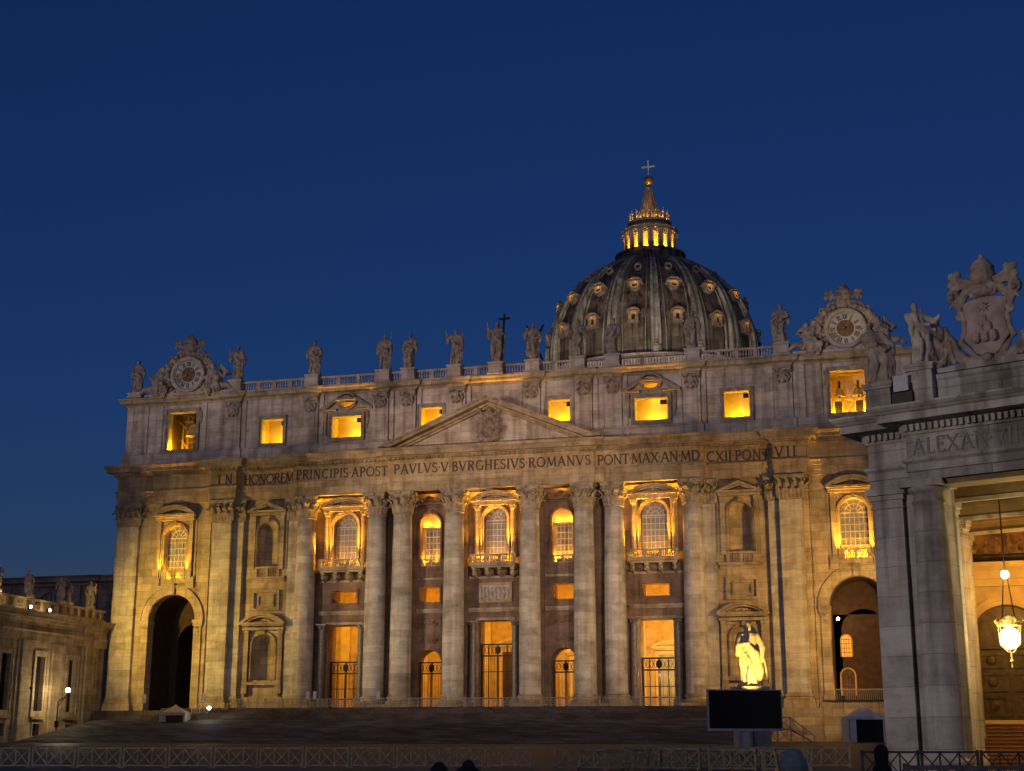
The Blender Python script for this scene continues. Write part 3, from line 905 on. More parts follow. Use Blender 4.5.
for s in (-1, 1):
    cx = s * 9.35
    wn = empty('arched_window', None, None); wn.parent = FA
    mb = MB(); frame_arch(mb, cx, 20.2, 25.05, 1.45, YC, .3, .22)
    ped_tri(mb, cx, 27.95, 2.15, 1.0, YC - .75, YC - .003)
    mb.box(cx - 2.0, YC - .3, 27.4, cx + 2.0, YC - .003, 27.65)
    scrollwork(mb, cx, 28.1, .8, YC - .12, 9 + s, 5)
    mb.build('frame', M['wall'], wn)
    window_panes(wn, cx, 20.0, 24.6, 1.08, YC + 1.25, 4, .85, radial=False)
    mb = MB(); y = YC + 1.1
    mb.slab(arch(cx, 19.2, 25.05, 1.6), [rect(cx - 1.08, 19.3, cx + 1.08, 24.65)], y - .1, y + .2)
    mb.box(cx - 1.4, y - .3, 24.66, cx + 1.4, y - .102, 24.9)
    mb.build('inner_frame', M['ochre'], wn)
    m = MB()
    m.box(cx - 1.44, YC + .1, 20.12, cx + 1.44, YC + .42, 20.3); m.box(cx - 1.44, YC + .1, 19.202, cx + 1.44, YC + .42, 19.35)
    for k in range(3):
        x = cx - 1.3 + 1.3 * k; m.box(x - .13, YC + .12, 19.352, x + .13, YC + .4, 20.118)
        if k < 2: baluster_row(m, x + .15, x + 1.15, YC + .26, 19.352, .76, .25, .085)
    m.build('balustrade', T, wn)
    for q in (-1.2, 1.2): lamp('sill_light', (cx + q, YC + .6, 19.95), 230, AMB, .07)
    for q in (-.8, .8): lamp('head_light', (cx + q, YC + .62, 25.05), 150, AMB, .06)
    lamp('ledge_light', (cx, YC - .7, 29.15), 110, AMB, .05)
    # panels of the small bay
    mb = MB()
    for z0, z1 in ((10.4, 12.5), (8.9, 10.1)):
        o = rect(cx - 1.7, z0, cx + 1.7, z1); i = rect(cx - 1.5, z0 + .2, cx + 1.5, z1 - .2)
        if z0 > 10: mb.slab(o, [i], YC - .12, YC - .003)
    scrollwork(mb, cx, 11.5, 1.2, YC - .1, 20 + s); scrollwork(mb, cx, 9.2, 1.3, YC - .1, 30 + s)
    frame_arch(mb, cx, .03, 6.2, 1.75, YC, .34, .12)
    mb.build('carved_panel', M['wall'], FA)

# central relief above the main door
mb = MB(); o = rect(-2.35, 14.1, 2.05, 16.75)
mb.slab([(x - .0, z) for x, z in rect(-2.3, 14.1, 2.3, 16.75)], [rect(-1.95, 14.42, 1.95, 16.45)], YC - .22, YC - .003)
rl = mb.build('relief_frame', T, FA)
mb = MB(); mb.box(-1.94, YC - .03, 14.43, 1.94, YC + .1, 16.44)
rr = random.Random(8)
for k in range(7):
    x = -1.6 + .53 * k
    mb.capsule((x, YC - .06, 14.6), (x + rr.uniform(-.1, .1), YC - .1, 15.7), .2, .17, 6); mb.ell((x + rr.uniform(-.1, .1), YC - .14, 16.0), .15, 6, 4)
    mb.capsule((x, YC - .12, 15.5), (x + rr.choice((-.4, .4)), YC - .14, 15.2 + rr.uniform(-.1, .5)), .08, .06, 5)
mb.build('relief', M['sculpt_pale'], rl)

# niches
def niche(par, cx, z0, zs, r, y, dep, label=None):
    mb = MB(); mb.smooth = True
    n = 14
    rows = [[(cx - r * math.cos(pi * k / n), y + dep * math.sin(pi * k / n), z) for k in range(n + 1)] for z in (z0, (z0 + zs) / 2, zs)]
    for j in range(1, 8):
        t = j / 8 * pi / 2
        rows.append([(cx - r * math.cos(t) * math.cos(pi * k / n), y + dep * math.cos(t) * math.sin(pi * k / n), zs + r * math.sin(t)) for k in range(n + 1)])
    mb.rows(rows, False, False)
    mb.f([mb.v((cx - r * math.cos(pi * k / n), y + dep * math.sin(pi * k / n), z0)) for k in range(n + 1)])
    return mb.build('niche_shell', T, par)
for s in (-1, 1):
    cx = s * 33.2; y = YN
    nu = empty('upper_niche', None, None); nu.parent = FA
    mb = MB(); frame_arch(mb, cx, 19.9, 24.7, 1.5, y, .32, .22)
    for q in (-1, 1):
        mb.box(cx + q * 2.2 - .32, y - .5, 19.4, cx + q * 2.2 + .32, y - .003, 27.0); mb.box(cx + q * 2.75 - .2, y - .25, 19.4, cx + q * 2.75 + .2, y - .003, 27.0)
        mb.box(cx + q * 2.2 - .4, y - .6, 26.6, cx + q * 2.2 + .4, y - .004, 26.98)
    mb.box(cx - 2.75, y - .7, 27.02, cx + 2.75, y - .003, 27.4)
    ped_tri(mb, cx, 27.7, 2.95, 1.25, y - 1.15, y - .003); scrollwork(mb, cx, 27.95, 1.4, y - .14, 40 + s)
    mb.box(cx - 2.9, y - .75, 18.05, cx + 2.9, y - .003, 18.35); mb.box(cx - 2.75, y - .3, 17.6, cx + 2.75, y - .003, 18.045)
    mb.build('frame', T, nu)
    niche(nu, cx, 19.8, 24.7, 1.5, y + .1, 1.25)
    m = MB(); m.box(cx - 1.9, y - .34, 19.55, cx + 1.9, y - .02, 19.8)
    for k in range(3):
        x = cx - 1.7 + 1.7 * k; m.box(x - .22, y - .3, 18.352, x + .22, y - .02, 19.548)
        if k < 2: baluster_row(m, x + .25, x + 1.45, y - .16, 18.352, 1.195, .28, .1)
    m.build('balustrade', T, nu)
    mb = MB()
    mb.slab(rect(cx - 2.1, 13.6, cx + 2.1, 16.5), [rect(cx - 1.75, 13.95, cx + 1.75, 16.15)], y - .38, y - .003)
    mb.slab(rect(cx - 1.3, 14.2, cx + 1.3, 15.9), [rect(cx - 1.05, 14.45, cx + 1.05, 15.65)], y - .25, y - .003)
    mb.build('framed_panel', T, FA)
    nl = empty('lower_niche', None, None); nl.parent = FA
    mb = MB(); frame_arch(mb, cx, 4.2, 8.75, 1.65, y, .3, .22)
    for q in (-1, 1):
        x = cx + q * 2.55
        mb.box(x - .33, y - .6, 3.4, x + .33, y - .003, 10.9); mb.box(x - .4, y - .7, 10.5, x + .4, y - .004, 10.88)
        mb.box(x - .4, y - .66, 2.3, x + .4, y - .003, 3.38); mb.tube([(x, y - .3, 2.9), (x, y - .4, 2.5), (x, y - .2, 1.9)], [.3, .34, .12], 6)
    mb.box(cx - 3.1, y - .8, 10.92, cx + 3.1, y - .003, 11.3); mb.box(cx - 2.9, y - .7, 3.45, cx + 2.9, y - .005, 3.85)
    ped_segment(mb, cx, 11.95, 3.35, 1.35, y - 1.35, y - .003); scrollwork(mb, cx, 12.35, 1.7, y - .16, 50 + s); scrollwork(mb, cx, 10.55, .5, y - .16, 55 + s, 3)
    mb.build('frame', T, nl)
    niche(nl, cx, 4.1, 8.75, 1.65, y + .1, 1.35)
    m = MB()
    for a in ((-.7, .7), (0, 0)):
        pass
    mb = MB()
    for x0, x1 in ((cx - 4.3, cx - 3.4), (cx + 3.4, cx + 3.7)):
        mb.box(x0, y - .1, 1.2, x1, y - .003, 26)
    mb.box(cx - 3.3, y - .1, .3, cx + 3.3, y - .003, 1.3)
    mb.build('wall_strip', T, FA)

# arch bays at both ends
for s in (-1, 1):
    cx = s * 47.6; y = YA
    aw = empty('arched_window', None, None); aw.parent = FA
    mb = MB(); frame_arch(mb, cx, 18.5, 24.4, 1.75, y, .4, .26)
    for q in (-1, 1):
        mb.box(cx + q * 2.55 - .3, y - .55, 18.4, cx + q * 2.55 + .3, y - .003, 26.8); mb.box(cx + q * 3.1 - .22, y - .14, 17.6, cx + q * 3.1 + .22, y - .003, 26.8)
        mb.box(cx + q * 2.7 - .55, y - .42, 17.5, cx + q * 2.7 + .55, y - .004, 18.7)
    mb.box(cx - 3.1, y - .75, 26.82, cx + 3.1, y - .003, 27.2)
    ped_segment(mb, cx, 27.7, 3.3, 1.3, y - 1.3, y - .003); scrollwork(mb, cx, 28.05, 1.5, y - .16, 60 + s)
    mb.box(cx - 3.3, y - .4, 17.1, cx + 3.3, y - .003, 17.49)
    mb.build('frame', T, aw)
    window_panes(aw, cx, 18.4, 24.4, 1.75, y + 1.0, 6, .9)
    m = MB(); m.box(cx - 1.74, y - .3, 19.5, cx + 1.74, y + .05, 19.72); m.box(cx - 1.74, y - .25, 18.402, cx + 1.74, y, 18.52)
    for k in range(3):
        x = cx - 1.55 + 1.55 * k; m.box(x - .19, y - .27, 18.522, x + .19, y + .02, 19.498)
        if k < 2: baluster_row(m, x + .22, x + 1.33, y - .12, 18.522, .975, .26, .09)
    m.build('balustrade', T, aw)
    for q in (-1, 0, 1): lamp('sill_light', (cx + q * 1.3, y + .5, 18.8), 170 if s < 0 else 380, AMB, .1)
    for q in (-1, 1): spot('side_light', (cx + q * 2.1, y - .9, 18.75), (cx + q * 1.7, y - .1, 27.4), 6000 if s < 0 else 11000, AMB, 40, 1.0, .08)
    # archway
    ar = empty('archway', None, None); ar.parent = FA
    zb = -2.55 if s < 0 else .95
    mb = MB()
    o = arch(cx, 12.6, 12.6, 4.75); i = arch(cx, 12.6, 12.6, 3.7)
    mb.xz(o + i[::-1], y - .2, y - .003)
    o = arch(cx, 12.6, 12.6, 5.0); i = arch(cx, 12.6, 12.6, 4.77)
    mb.xz(o + i[::-1], y - .32, y - .003)
    mb.box(cx - .45, y - .55, 16.2, cx + .45, y - .01, 17.7)
    for q in (-1, 1):
        x0, x1 = sorted((cx + q * 3.45, cx + q * 5.0)); mb.box(x0, y - .5, 12.15, x1, y + 1.4, 12.58); mb.box(x0 + .06, y - .36, 11.7, x1 - .06, y + 1.4, 12.145)
        x0, x1 = sorted((cx + q * 3.6, cx + q * 4.75)); mb.box(x0, y - .25, zb + .6, x1, y + 1.38, 11.69)
        leaf(mb, ((x0 + x1) / 2, y - .25, 10.7), (0, -1, 0), .9, .9, .5)
        mb.box(x0 - .1, y - .38, zb, x1 + .1, y + 1.38, zb + .6)
    mb.build('archivolt', T, ar)
    mb = MB(); prf = arch(cx, zb, 12.6, 3.7)
    mb.rows([[(x, yy, z) for x, z in prf] for yy in (y + 1.45, y + 15)], False, False)
    mb.f([mb.v((x, y + 15, z)) for x, z in prf])
    mb.f([mb.v(p) for p in ((cx - 3.7, y - .5, zb + .004), (cx + 3.7, y - .5, zb + .004), (cx + 3.7, y + 15, zb + .004), (cx - 3.7, y + 15, zb + .004))])
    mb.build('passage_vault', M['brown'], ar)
    mb = MB(); yy = y + 7
    mb.slab(arch(cx, zb + .01, 12.6, 3.68), [arch(cx + .3, zb + .02, 9.8, 2.9)], yy, yy + .8)
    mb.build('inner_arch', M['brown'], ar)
    for q, x in ((0, 33.2),):
        pass
# right arch: lit windows deep inside, balustrade and low tunnel
ar = empty('passage_wall', None, None); ar.parent = FA
for z0, zs, rr_, lit in ((6.6, 8.7, .6, True), (1.7, 4.2, .85, False)):
    cx = 45.55
    wn = MB(); o = arch(cx, z0, zs, rr_ + .18); i = arch(cx, z0, zs, rr_)
    wn.xz(o + i[::-1], 7.3, 7.49); wf = wn.build('window_frame', M['ochre'], ar)
    MB().slab(arch(cx, z0, zs, rr_), [], 7.42, 7.46).build('pane', M['amberpane'] if lit else M['door'], wf)
    m = MB()
    for k in range(1, 4): m.box(cx - rr_ + rr_ * 2 * k / 4 - .03, 7.36, z0, cx - rr_ + rr_ * 2 * k / 4 + .03, 7.41, zs + .3)
    for k in range(1, 5): m.box(cx - rr_, 7.365, z0 + k * .55 - .03, cx + rr_, 7.405, z0 + k * .55 + .03)
    m.build('glazing_bars', M['iron'], wf)
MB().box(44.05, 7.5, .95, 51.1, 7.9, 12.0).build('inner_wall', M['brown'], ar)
lamp('passage_light', (45.0, 4.6, 11.2), 200, (1, .5, .14), .12)
lamp('passage_light', (44.75, 3.6, 2.2), 330, (1, .36, .1), .1)
MB().ell((44.75, 5.2, 11.3), .2).build('lamp_globe', M['bulb'], ar)
m = MB(); m.box(44, .2, 2.15, 51.2, .4, 2.32)
for k in range(30): m.box(44.1 + .24 * k, .27, .96, 44.16 + .24 * k, .33, 2.15)
m.build('railing', M['rail'], ar)
MB().box(43, 2.01, -4.4, 52.5, 2.2, .8).build('tunnel_shade', M['black'], ar)  # black sheet behind the low arch stands in for the tunnel's darkness

# --- attic
att = empty('attic', None, None); att.parent = FA
aholes = []
AWX = [(33.35, 1.65, 37.6, 41.1, 0), (21.9, 2.2, 37.85, 40.9, 1), (9.2, 1.55, 38.4, 41.4, 0), (47.75, 2.2, 37.4, 43.0, 2)]
YT = .8
for s in (-1, 1):
    for cx, hw, z0, z1, k in AWX:
        aholes.append(rect(s * cx - hw, z0, s * cx + hw, z1))
        if k == 1: aholes.append([(s * cx + 1.1 * math.cos(2 * pi * j / 20), 42.95 + .75 * math.sin(2 * pi * j / 20)) for j in range(20)])
MB().slab(rect(-57.0, 35.2, 57.0, 45), aholes, YT, YT + 1.0).build('attic_wall', M['attic'], att)
PX = [5.35, 12.65, 16.75, 27.4, 39.5]
hp = [(-57.05, 30), (-57.05, .7)]
for x in sorted([-p for p in PX]): hp += [(x - 1.25, .7), (x - 1.25, .3), (x + 1.25, .3), (x + 1.25, .7)]
ap = hp + [(-x, y) for x, y in hp[::-1]]
MB().sweep(ap, [(-.5, 35.2), (.32, 35.2), (.32, 36.75), (.16, 36.9), (.05, 37.1), (-.5, 37.1)]).build('attic_plinth', M['attic'], att)
MB().sweep(ap, [(-.5, 44.15), (.06, 44.15), (.12, 44.4), (.3, 44.5), (.75, 44.62), (.8, 44.95), (1.0, 45.2), (1.0, 45.32), (-.5, 45.42)]).build('attic_cornice', T, att)
for s in (-1, 1):
    for x in PX:
        px = s * x
        mb = MB().box(px - 1.2, .33, 37.1, px + 1.2, YT - .003, 44.14)
        mb.box(px - .75, .25, 37.6, px + .75, .328, 41.9)
        for q in (-1, 1): mb.box(px + q * 1.62 - .32, .56, 37.1, px + q * 1.62 + .32, YT - .004, 44.14)
        po = mb.build('attic_pilaster', M['attic'], att)
        rr = random.Random(int(px * 10))
        mb = MB()
        mb.ell((px, .05, 42.9), (.5, .4, .62), 8, 6); mb.ell((px, -.05, 42.15), (.34, .3, .5), 8, 6); mb.ell((px, -.2, 42.9), (.16, .2, .2), 6, 4)
        for q in (-1, 1):
            volute(mb, (px + q * .8, .1, 43.4), (q, -.2, 0), .4, .16)
            mb.tube([(px + q * .5, .0, 43.2), (px + q * .85, .1, 42.5), (px + q * .5, .1, 41.7)], [.2, .16, .08], 6)
            mb.ell((px + q * .45, -.05, 42.3), (.2, .2, .3), 6, 4)
        mb.box(px - 1.2, -.1, 43.75, px + 1.2, .34, 44.05)
        remesh(mb, .07, M['cap'], 'carved_mask', po, .05, 2.5, 1)
    for x0, x1 in ((51.0, 51.6), (43.9, 44.5), (53.4, 55.9), (41.2, 42.3)):
        a, b = sorted((s * x0, s * x1)); MB().box(a, .6, 37.1, b, YT - .003, 44.14).build('attic_pilaster', M['attic'], att)
    for cx, hw, z0, z1, k in AWX:
        cx *= s
        wn = empty('attic_window' if k < 2 else 'bell_opening', None, None); wn.parent = att
        mb = MB()
        for e0, e1, p in ((.02, .3, .22), (.3, .55, .38)):
            mb.slab(rect(cx - hw - e1, z0 - e1, cx + hw + e1, z1 + e1), [rect(cx - hw - e0, z0 - e0, cx + hw + e0, z1 + e0)], YT - p, YT - .003)
        if k == 1:
            oo = [(cx + 1.5 * math.cos(2 * pi * j / 20), 42.95 + 1.1 * math.sin(2 * pi * j / 20)) for j in range(20)]
            ii = [(cx + 1.12 * math.cos(2 * pi * j / 20), 42.95 + .77 * math.sin(2 * pi * j / 20)) for j in range(20)]
            mb.slab(oo, [ii], YT - .5, YT - .003)
            for q in (-1, 1):
                mb.xz([(cx + q * 4.0, 42.0), (cx + q * 1.55, 43.5), (cx + q * 1.6, 43.0), (cx + q * 3.0, 42.0)], YT - .75, YT - .003)
                mb.box(min(cx + q * 1.5, cx + q * 4.0), YT - .7, 41.7, max(cx + q * 1.5, cx + q * 4.0), YT - .003, 41.98)
                mb.tube([(cx + q * 3.2, YT - .2, 41.5), (cx + q * 3.25, YT - .3, 40.6), (cx + q * 3.05, YT - .15, 38.2)], [.3, .26, .12], 6)
            ped_segment(mb, cx, 43.45, 1.55, .85, YT - .8, YT - .004, .25)
        if k == 2:
            for q in (-1, 1):
                mb.tube([(cx + q * 2.95, YT - .2, 43.0), (cx + q * 2.95, YT - .3, 41.9), (cx + q * 2.95, YT - .1, 41.2)], [.3, .28, .12], 6)
        mb.build('frame', M['cap'], wn)
        # the room behind the opening
        mb = MB(); y0, y1 = YT + 1.0, YT + (3.4 if k < 2 else 5.5)
        e = .5; zt = z1 + (2.9 if k == 1 else .6)
        P = [(cx - hw - e, y0, z0 - .02), (cx + hw + e, y0, z0 - .02), (cx + hw + e, y1, z0 - .02), (cx - hw - e, y1, z0 - .02)]
        a = [mb.v(p) for p in P]; b = [mb.v((p[0], p[1], zt)) for p in P]
        for q in ((0, 1, 2, 3), (4, 7, 6, 5), (1, 2, 6, 5), (2, 3, 7, 6), (3, 0, 4, 7)): mb.f([(a + b)[j] for j in q])
        mb.build('room', M['plaster'] if k < 2 or s > 0 else M['timber'], wn)
        if k < 2:
            MB().box(cx + hw * .45, YT + 1.3, z1 - .62, cx + hw * .85, YT + 1.6, z1 - .02).build('loudspeaker', M['black'], wn)
            lamp('room_light', (cx + hw * (.35 if s < 0 else 0), YT + 2.15, z0 + .3), 600, (1, .56, .006), .16)
            if k == 1: lamp('room_light', (cx, YT + 2.6, 42.1), 200, (1, .52, .012), .15)
        else:
            lamp('room_light', (cx - 1.75, YT + .9, z0 + .35), 900 if s < 0 else 420, (1, .52, .01), .15)
            if s > 0: lamp('room_light', (cx + 1.75, YT + .9, z0 + .35), 420, (1, .52, .01), .15)
            mb = MB()
            if s < 0:
                for x in (cx - 1.3, cx - .45, cx + 1.9): mb.box(x - .14, YT + 2.6, z0, x + .14, YT + 2.9, z1)
                mb.box(cx - 2, YT + 2.5, 41.9, cx + 2, YT + 2.95, 42.25); mb.box(cx - .2, YT + 1.8, z0, cx + 1.9, YT + 2.0, z0 + .18)
                mb.bar((cx - 1.5, YT + 2.7, z0 + 2), (cx, YT + 2.7, z0), .22); mb.bar((cx - 1.9, YT + 2.4, 42.3), (cx - .3, YT + 2.4, 40.6), .2)
                mb.box(cx - .2, YT + 1.8, z0 + 1.3, cx + 1.9, YT + 2.0, z0 + 1.55)
            else:
                for z in (z0 + .05, z0 + 2.0): mb.box(cx - 2.1, YT + 1.5, z, cx + 2.1, YT + 1.75, z + .22)
                for x in (-1.95, -.75, .75, 1.95): mb.box(cx + x - .12, YT + 1.5, z0, cx + x + .12, YT + 1.76, z0 + 2.05)
                mb.bar((cx - .7, YT + 1.6, z0 + .2), (cx + .7, YT + 1.6, z0 + 2.0), .22); mb.bar((cx + .7, YT + 1.62, z0 + .2), (cx - .7, YT + 1.62, z0 + 2.0), .22)
                mb.box(cx - .6, YT + 3.0, z0 + 2.3, cx + .6, YT + 3.2, z1 - .9)
                for x in (-1.35, 1.35): MB().box(cx + x - .48, YT + 1.9, z0 + .3, cx + x + .48, YT + 2.0, z0 + 1.95).build('dark_gap_panel', M['black'], wn)  # added black panels stand in for the dark gaps of the lit frame
                lamp('room_light', (cx, YT + 2.6, z0 + .4), 500, (1, .5, .01), .12)
            mb.build('timber_frame', M['timber'] if s < 0 else M['ochre'], wn)

# --- roof balustrade between the statues
stand = [-39.2, -27.1, -16.3, -12.5, -5.7, .3, 5.6, 12.0, 16.85, 27.75, 39.5]
for a, b in zip(stand, stand[1:]):
    mb = MB(); x0, x1 = a + 1.02, b - 1.02
    mb.box(x0, .35, 45.4, x1, .85, 45.62); mb.box(x0, .3, 46.6, x1, .9, 46.88)
    n = max(1, round((x1 - x0) / 2.6))
    for k in range(n + 1):
        x = x0 + (x1 - x0) * k / n
        if 0 < k < n: mb.box(x - .25, .38, 45.622, x + .25, .82, 46.598)
        if k < n: baluster_row(mb, x + .27, x + (x1 - x0) / n - .27, .6, 45.622, .977, .36, .12)
    mb.build('roof_balustrade', M['attic'], att)
# roof behind the attic
MB().box(-54, 6.6, 30, 54, 60, 44.6).build('roof', M['attic'], att)

# --- portico behind the doors
po = empty('portico', None, None); po.parent = FA
mb = MB()
mb.box(-42, 13.2, 0, 42, 13.8, 21)
mb.box(-42, 1.6, -.3, 42, 14, -.01)
mb.build('portico_wall', M['ochre'], po)
mb = MB(); n = 14
mb.rows([[(x, 8.9 - 4.4 * math.cos(pi * k / n), 16.7 + 3.6 * math.sin(pi * k / n)) for k in range(n + 1)] for x in (-42, 42)], False, False)
mb.build('portico_vault', M['ochre'], po)
mb = MB()
for x in (-30, -26, -17.6, -14, -4.6, 4.6, 14, 17.6, 26, 30): mb.box(x - .7, 12.8, 0, x + .7, 13.19, 13.6)
mb.box(-42, 12.7, 12.4, 42, 13.18, 12.8); mb.box(-42, 12.6, 13.6, 42, 13.185, 14.2)
for x in range(-40, 41, 5): mb.rows([[(xx, 8.9 - 4.3 * math.cos(pi * k / n), 16.7 + 3.5 * math.sin(pi * k / n)) for k in range(n + 1)] for xx in (x - .35, x + .35)], False, False)
mb.build('portico_pilaster', M['plaster'], po)
for cx, hw, h, ac in ((-21.8, 1.7, 7.5, 0), (-9.35, 1.4, 7, 0), (0, 2.2, 8.2, 1), (9.35, 1.4, 7, 0), (21.8, 1.7, 7.5, 1)):
    mb = MB(); mb.slab(rect(cx - hw - .5, 0, cx + hw + .5, h + .5), [rect(cx - hw, .02, cx + hw, h)], 12.9, 13.17)
    ped_segment(mb, cx, h + 1.1, hw + 1.0, .9, 12.5, 13.17)
    d = mb.build('portico_door', M['plaster'], po)
    MB().box(cx - hw, 13.1, .02, cx + hw, 13.15, h).build('door_leaf', M['door'] if cx in (0,) else M['curtain'], d)
for x, p in ((-27, 500), (-15.3, 420), (-5.2, 420), (5.2, 420), (15.3, 520), (27, 900)):
    lamp('portico_light', (x, 5.6, 9.5), p * 2.2, (1, .55, .045), .3)
for x in (-24.4, -20.6, -11.4, -8, 8, 11.4, 20.6, 24.4): lamp('vault_light', (x, 6.6, 13.9), 520, (1, .36, .025), .15)
lamp('portico_light', (23.6, 6.5, 4.5), 900, (1, .68, .3), .25)
lamp('portico_light', (25.2, 7.5, 8.5), 500, (1, .68, .3), .25)

# --- doors: flanking columns, iron gates
for s in (-1, 0, 1):
    cx = s * 21.8; hw = 2.25 if s else 2.35; h = 11.5 if s else 11.75
    d = empty('doorway', None, None); d.parent = FA
    mb = MB(); mb.slab(rect(cx - hw - .35, 0, cx + hw + .35, h + .35), [rect(cx - hw + .01, .03, cx + hw - .01, h - .01)], YC - .12, YC - .004)
    mb.build('door_frame', T, d)
    for q in (-1, 1):
        mb = MB(); small_column(mb, cx + q * (hw + .62), YC - .62, 1.2, 11.6, .5)
        mb.cbox(cx + q * (hw + .62), YC - .62, 0, 1.4, 1.4, 1.2)
        mb.build('door_column', M['marble_dark'], d)
    mb = MB(); yg = YC + 1.3; zt = 6.5 if s else 8.6
    for z, t in ((zt, .2), (zt - 1.5, .2), (zt - 3.6, .1), (1.5, .1), (.25, .2)): mb.box(cx - hw, yg - .06, z - t / 2, cx + hw, yg + .06, z + t / 2)
    for x, t in ((-hw + .1, .2), (hw - .1, .2), (-.1, .1), (.1, .1), (-hw * .55, .12), (hw * .55, .12)): mb.box(cx + x - t / 2, yg - .062, .1, cx + x + t / 2, yg + .062, zt)
    for k in range(9):
        x = cx - hw + 2 * hw * (k + .5) / 9
        if k != 4: ribbon(mb, [(x + .2 * math.cos(2 * pi * j / 10), zt - .75 + .5 * math.sin(2 * pi * j / 10)) for j in range(10)], .06, yg - .03, yg + .03, True)
        mb.box(x - .015, yg - .02, .2, x + .015, yg + .02, zt - 1.5)
    mb.ell((cx, yg - .05, zt - .75), (.42, .1, .55), 10, 6)
    mb.build('iron_gate', M['iron'], d)
for s in (-1, 1):
    cx = s * 9.35; hw = 1.72
    mb = MB(); yg = YC + 1.3; zt = 6.3
    for z, t in ((zt, .18), (zt - 1.45, .18), (1.5, .1), (.25, .18)): mb.box(cx - hw, yg - .06, z - t / 2, cx + hw, yg + .06, z + t / 2)
    for x, t in ((-hw + .1, .18), (hw - .1, .18), (-.1, .09), (.1, .09)): mb.box(cx + x - t / 2, yg - .062, .1, cx + x + t / 2, yg + .062, zt)
    for k in range(7):
        x = cx - hw + 2 * hw * (k + .5) / 7
        if k != 3: ribbon(mb, [(x + .2 * math.cos(2 * pi * j / 10), zt - .73 + .48 * math.sin(2 * pi * j / 10)) for j in range(10)], .06, yg - .03, yg + .03, True)
        mb.box(x - .015, yg - .02, .2, x + .015, yg + .02, zt - 1.45)
    mb.ell((cx, yg - .05, zt - .73), (.4, .1, .55), 10, 6)
    mb.build('iron_gate', M['iron'], FA)
    for s2 in (0,):
        pass
for s in (-1, 1):       # frames of the mezzanine windows
    for cx, hw, z0, z1 in ((21.8, 1.8, 14.5, 16.2), (9.35, 1.45, 14.35, 16.45)):
        cx *= s
        mb = MB(); mb.slab(rect(cx - hw - .3, z0 - .3, cx + hw + .3, z1 + .3), [rect(cx - hw - .01, z0 - .01, cx + hw + .01, z1 + .01)], YC - .14, YC - .003)
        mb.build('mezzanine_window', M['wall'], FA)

# ================================================================== statues on the roof
GR = 'stone saints along the roof balustrade'
def staff(x, y, z0, z1, r=.012):
    return ('staff', lambda q, H: q.tube([(x * H, y * H, z0 * H), (x * 1.05 * H, y * H, z1 * H)], r * H, 6))
def crossbar(q, H):
    q.bar((.13 * H, -.1 * H, .0), (.19 * H, -.05 * H, 1.15 * H), .042 * H, .042 * H)
    q.bar((.05 * H, -.055 * H, 1.03 * H), (.32 * H, -.055 * H, 1.035 * H), .042 * H, .04 * H)
def saltire(q, H):
    q.bar((-.22 * H, .09 * H, .05 * H), (.24 * H, .1 * H, .95 * H), .04 * H); q.bar((.2 * H, .13 * H, .05 * H), (-.2 * H, .12 * H, .95 * H), .04 * H)
def book(x, z):
    return ('book', lambda q, H: q.cbox(x * H, -.13 * H, (z - .05) * H, .1 * H, .05 * H, .11 * H))
PZ = 47.15
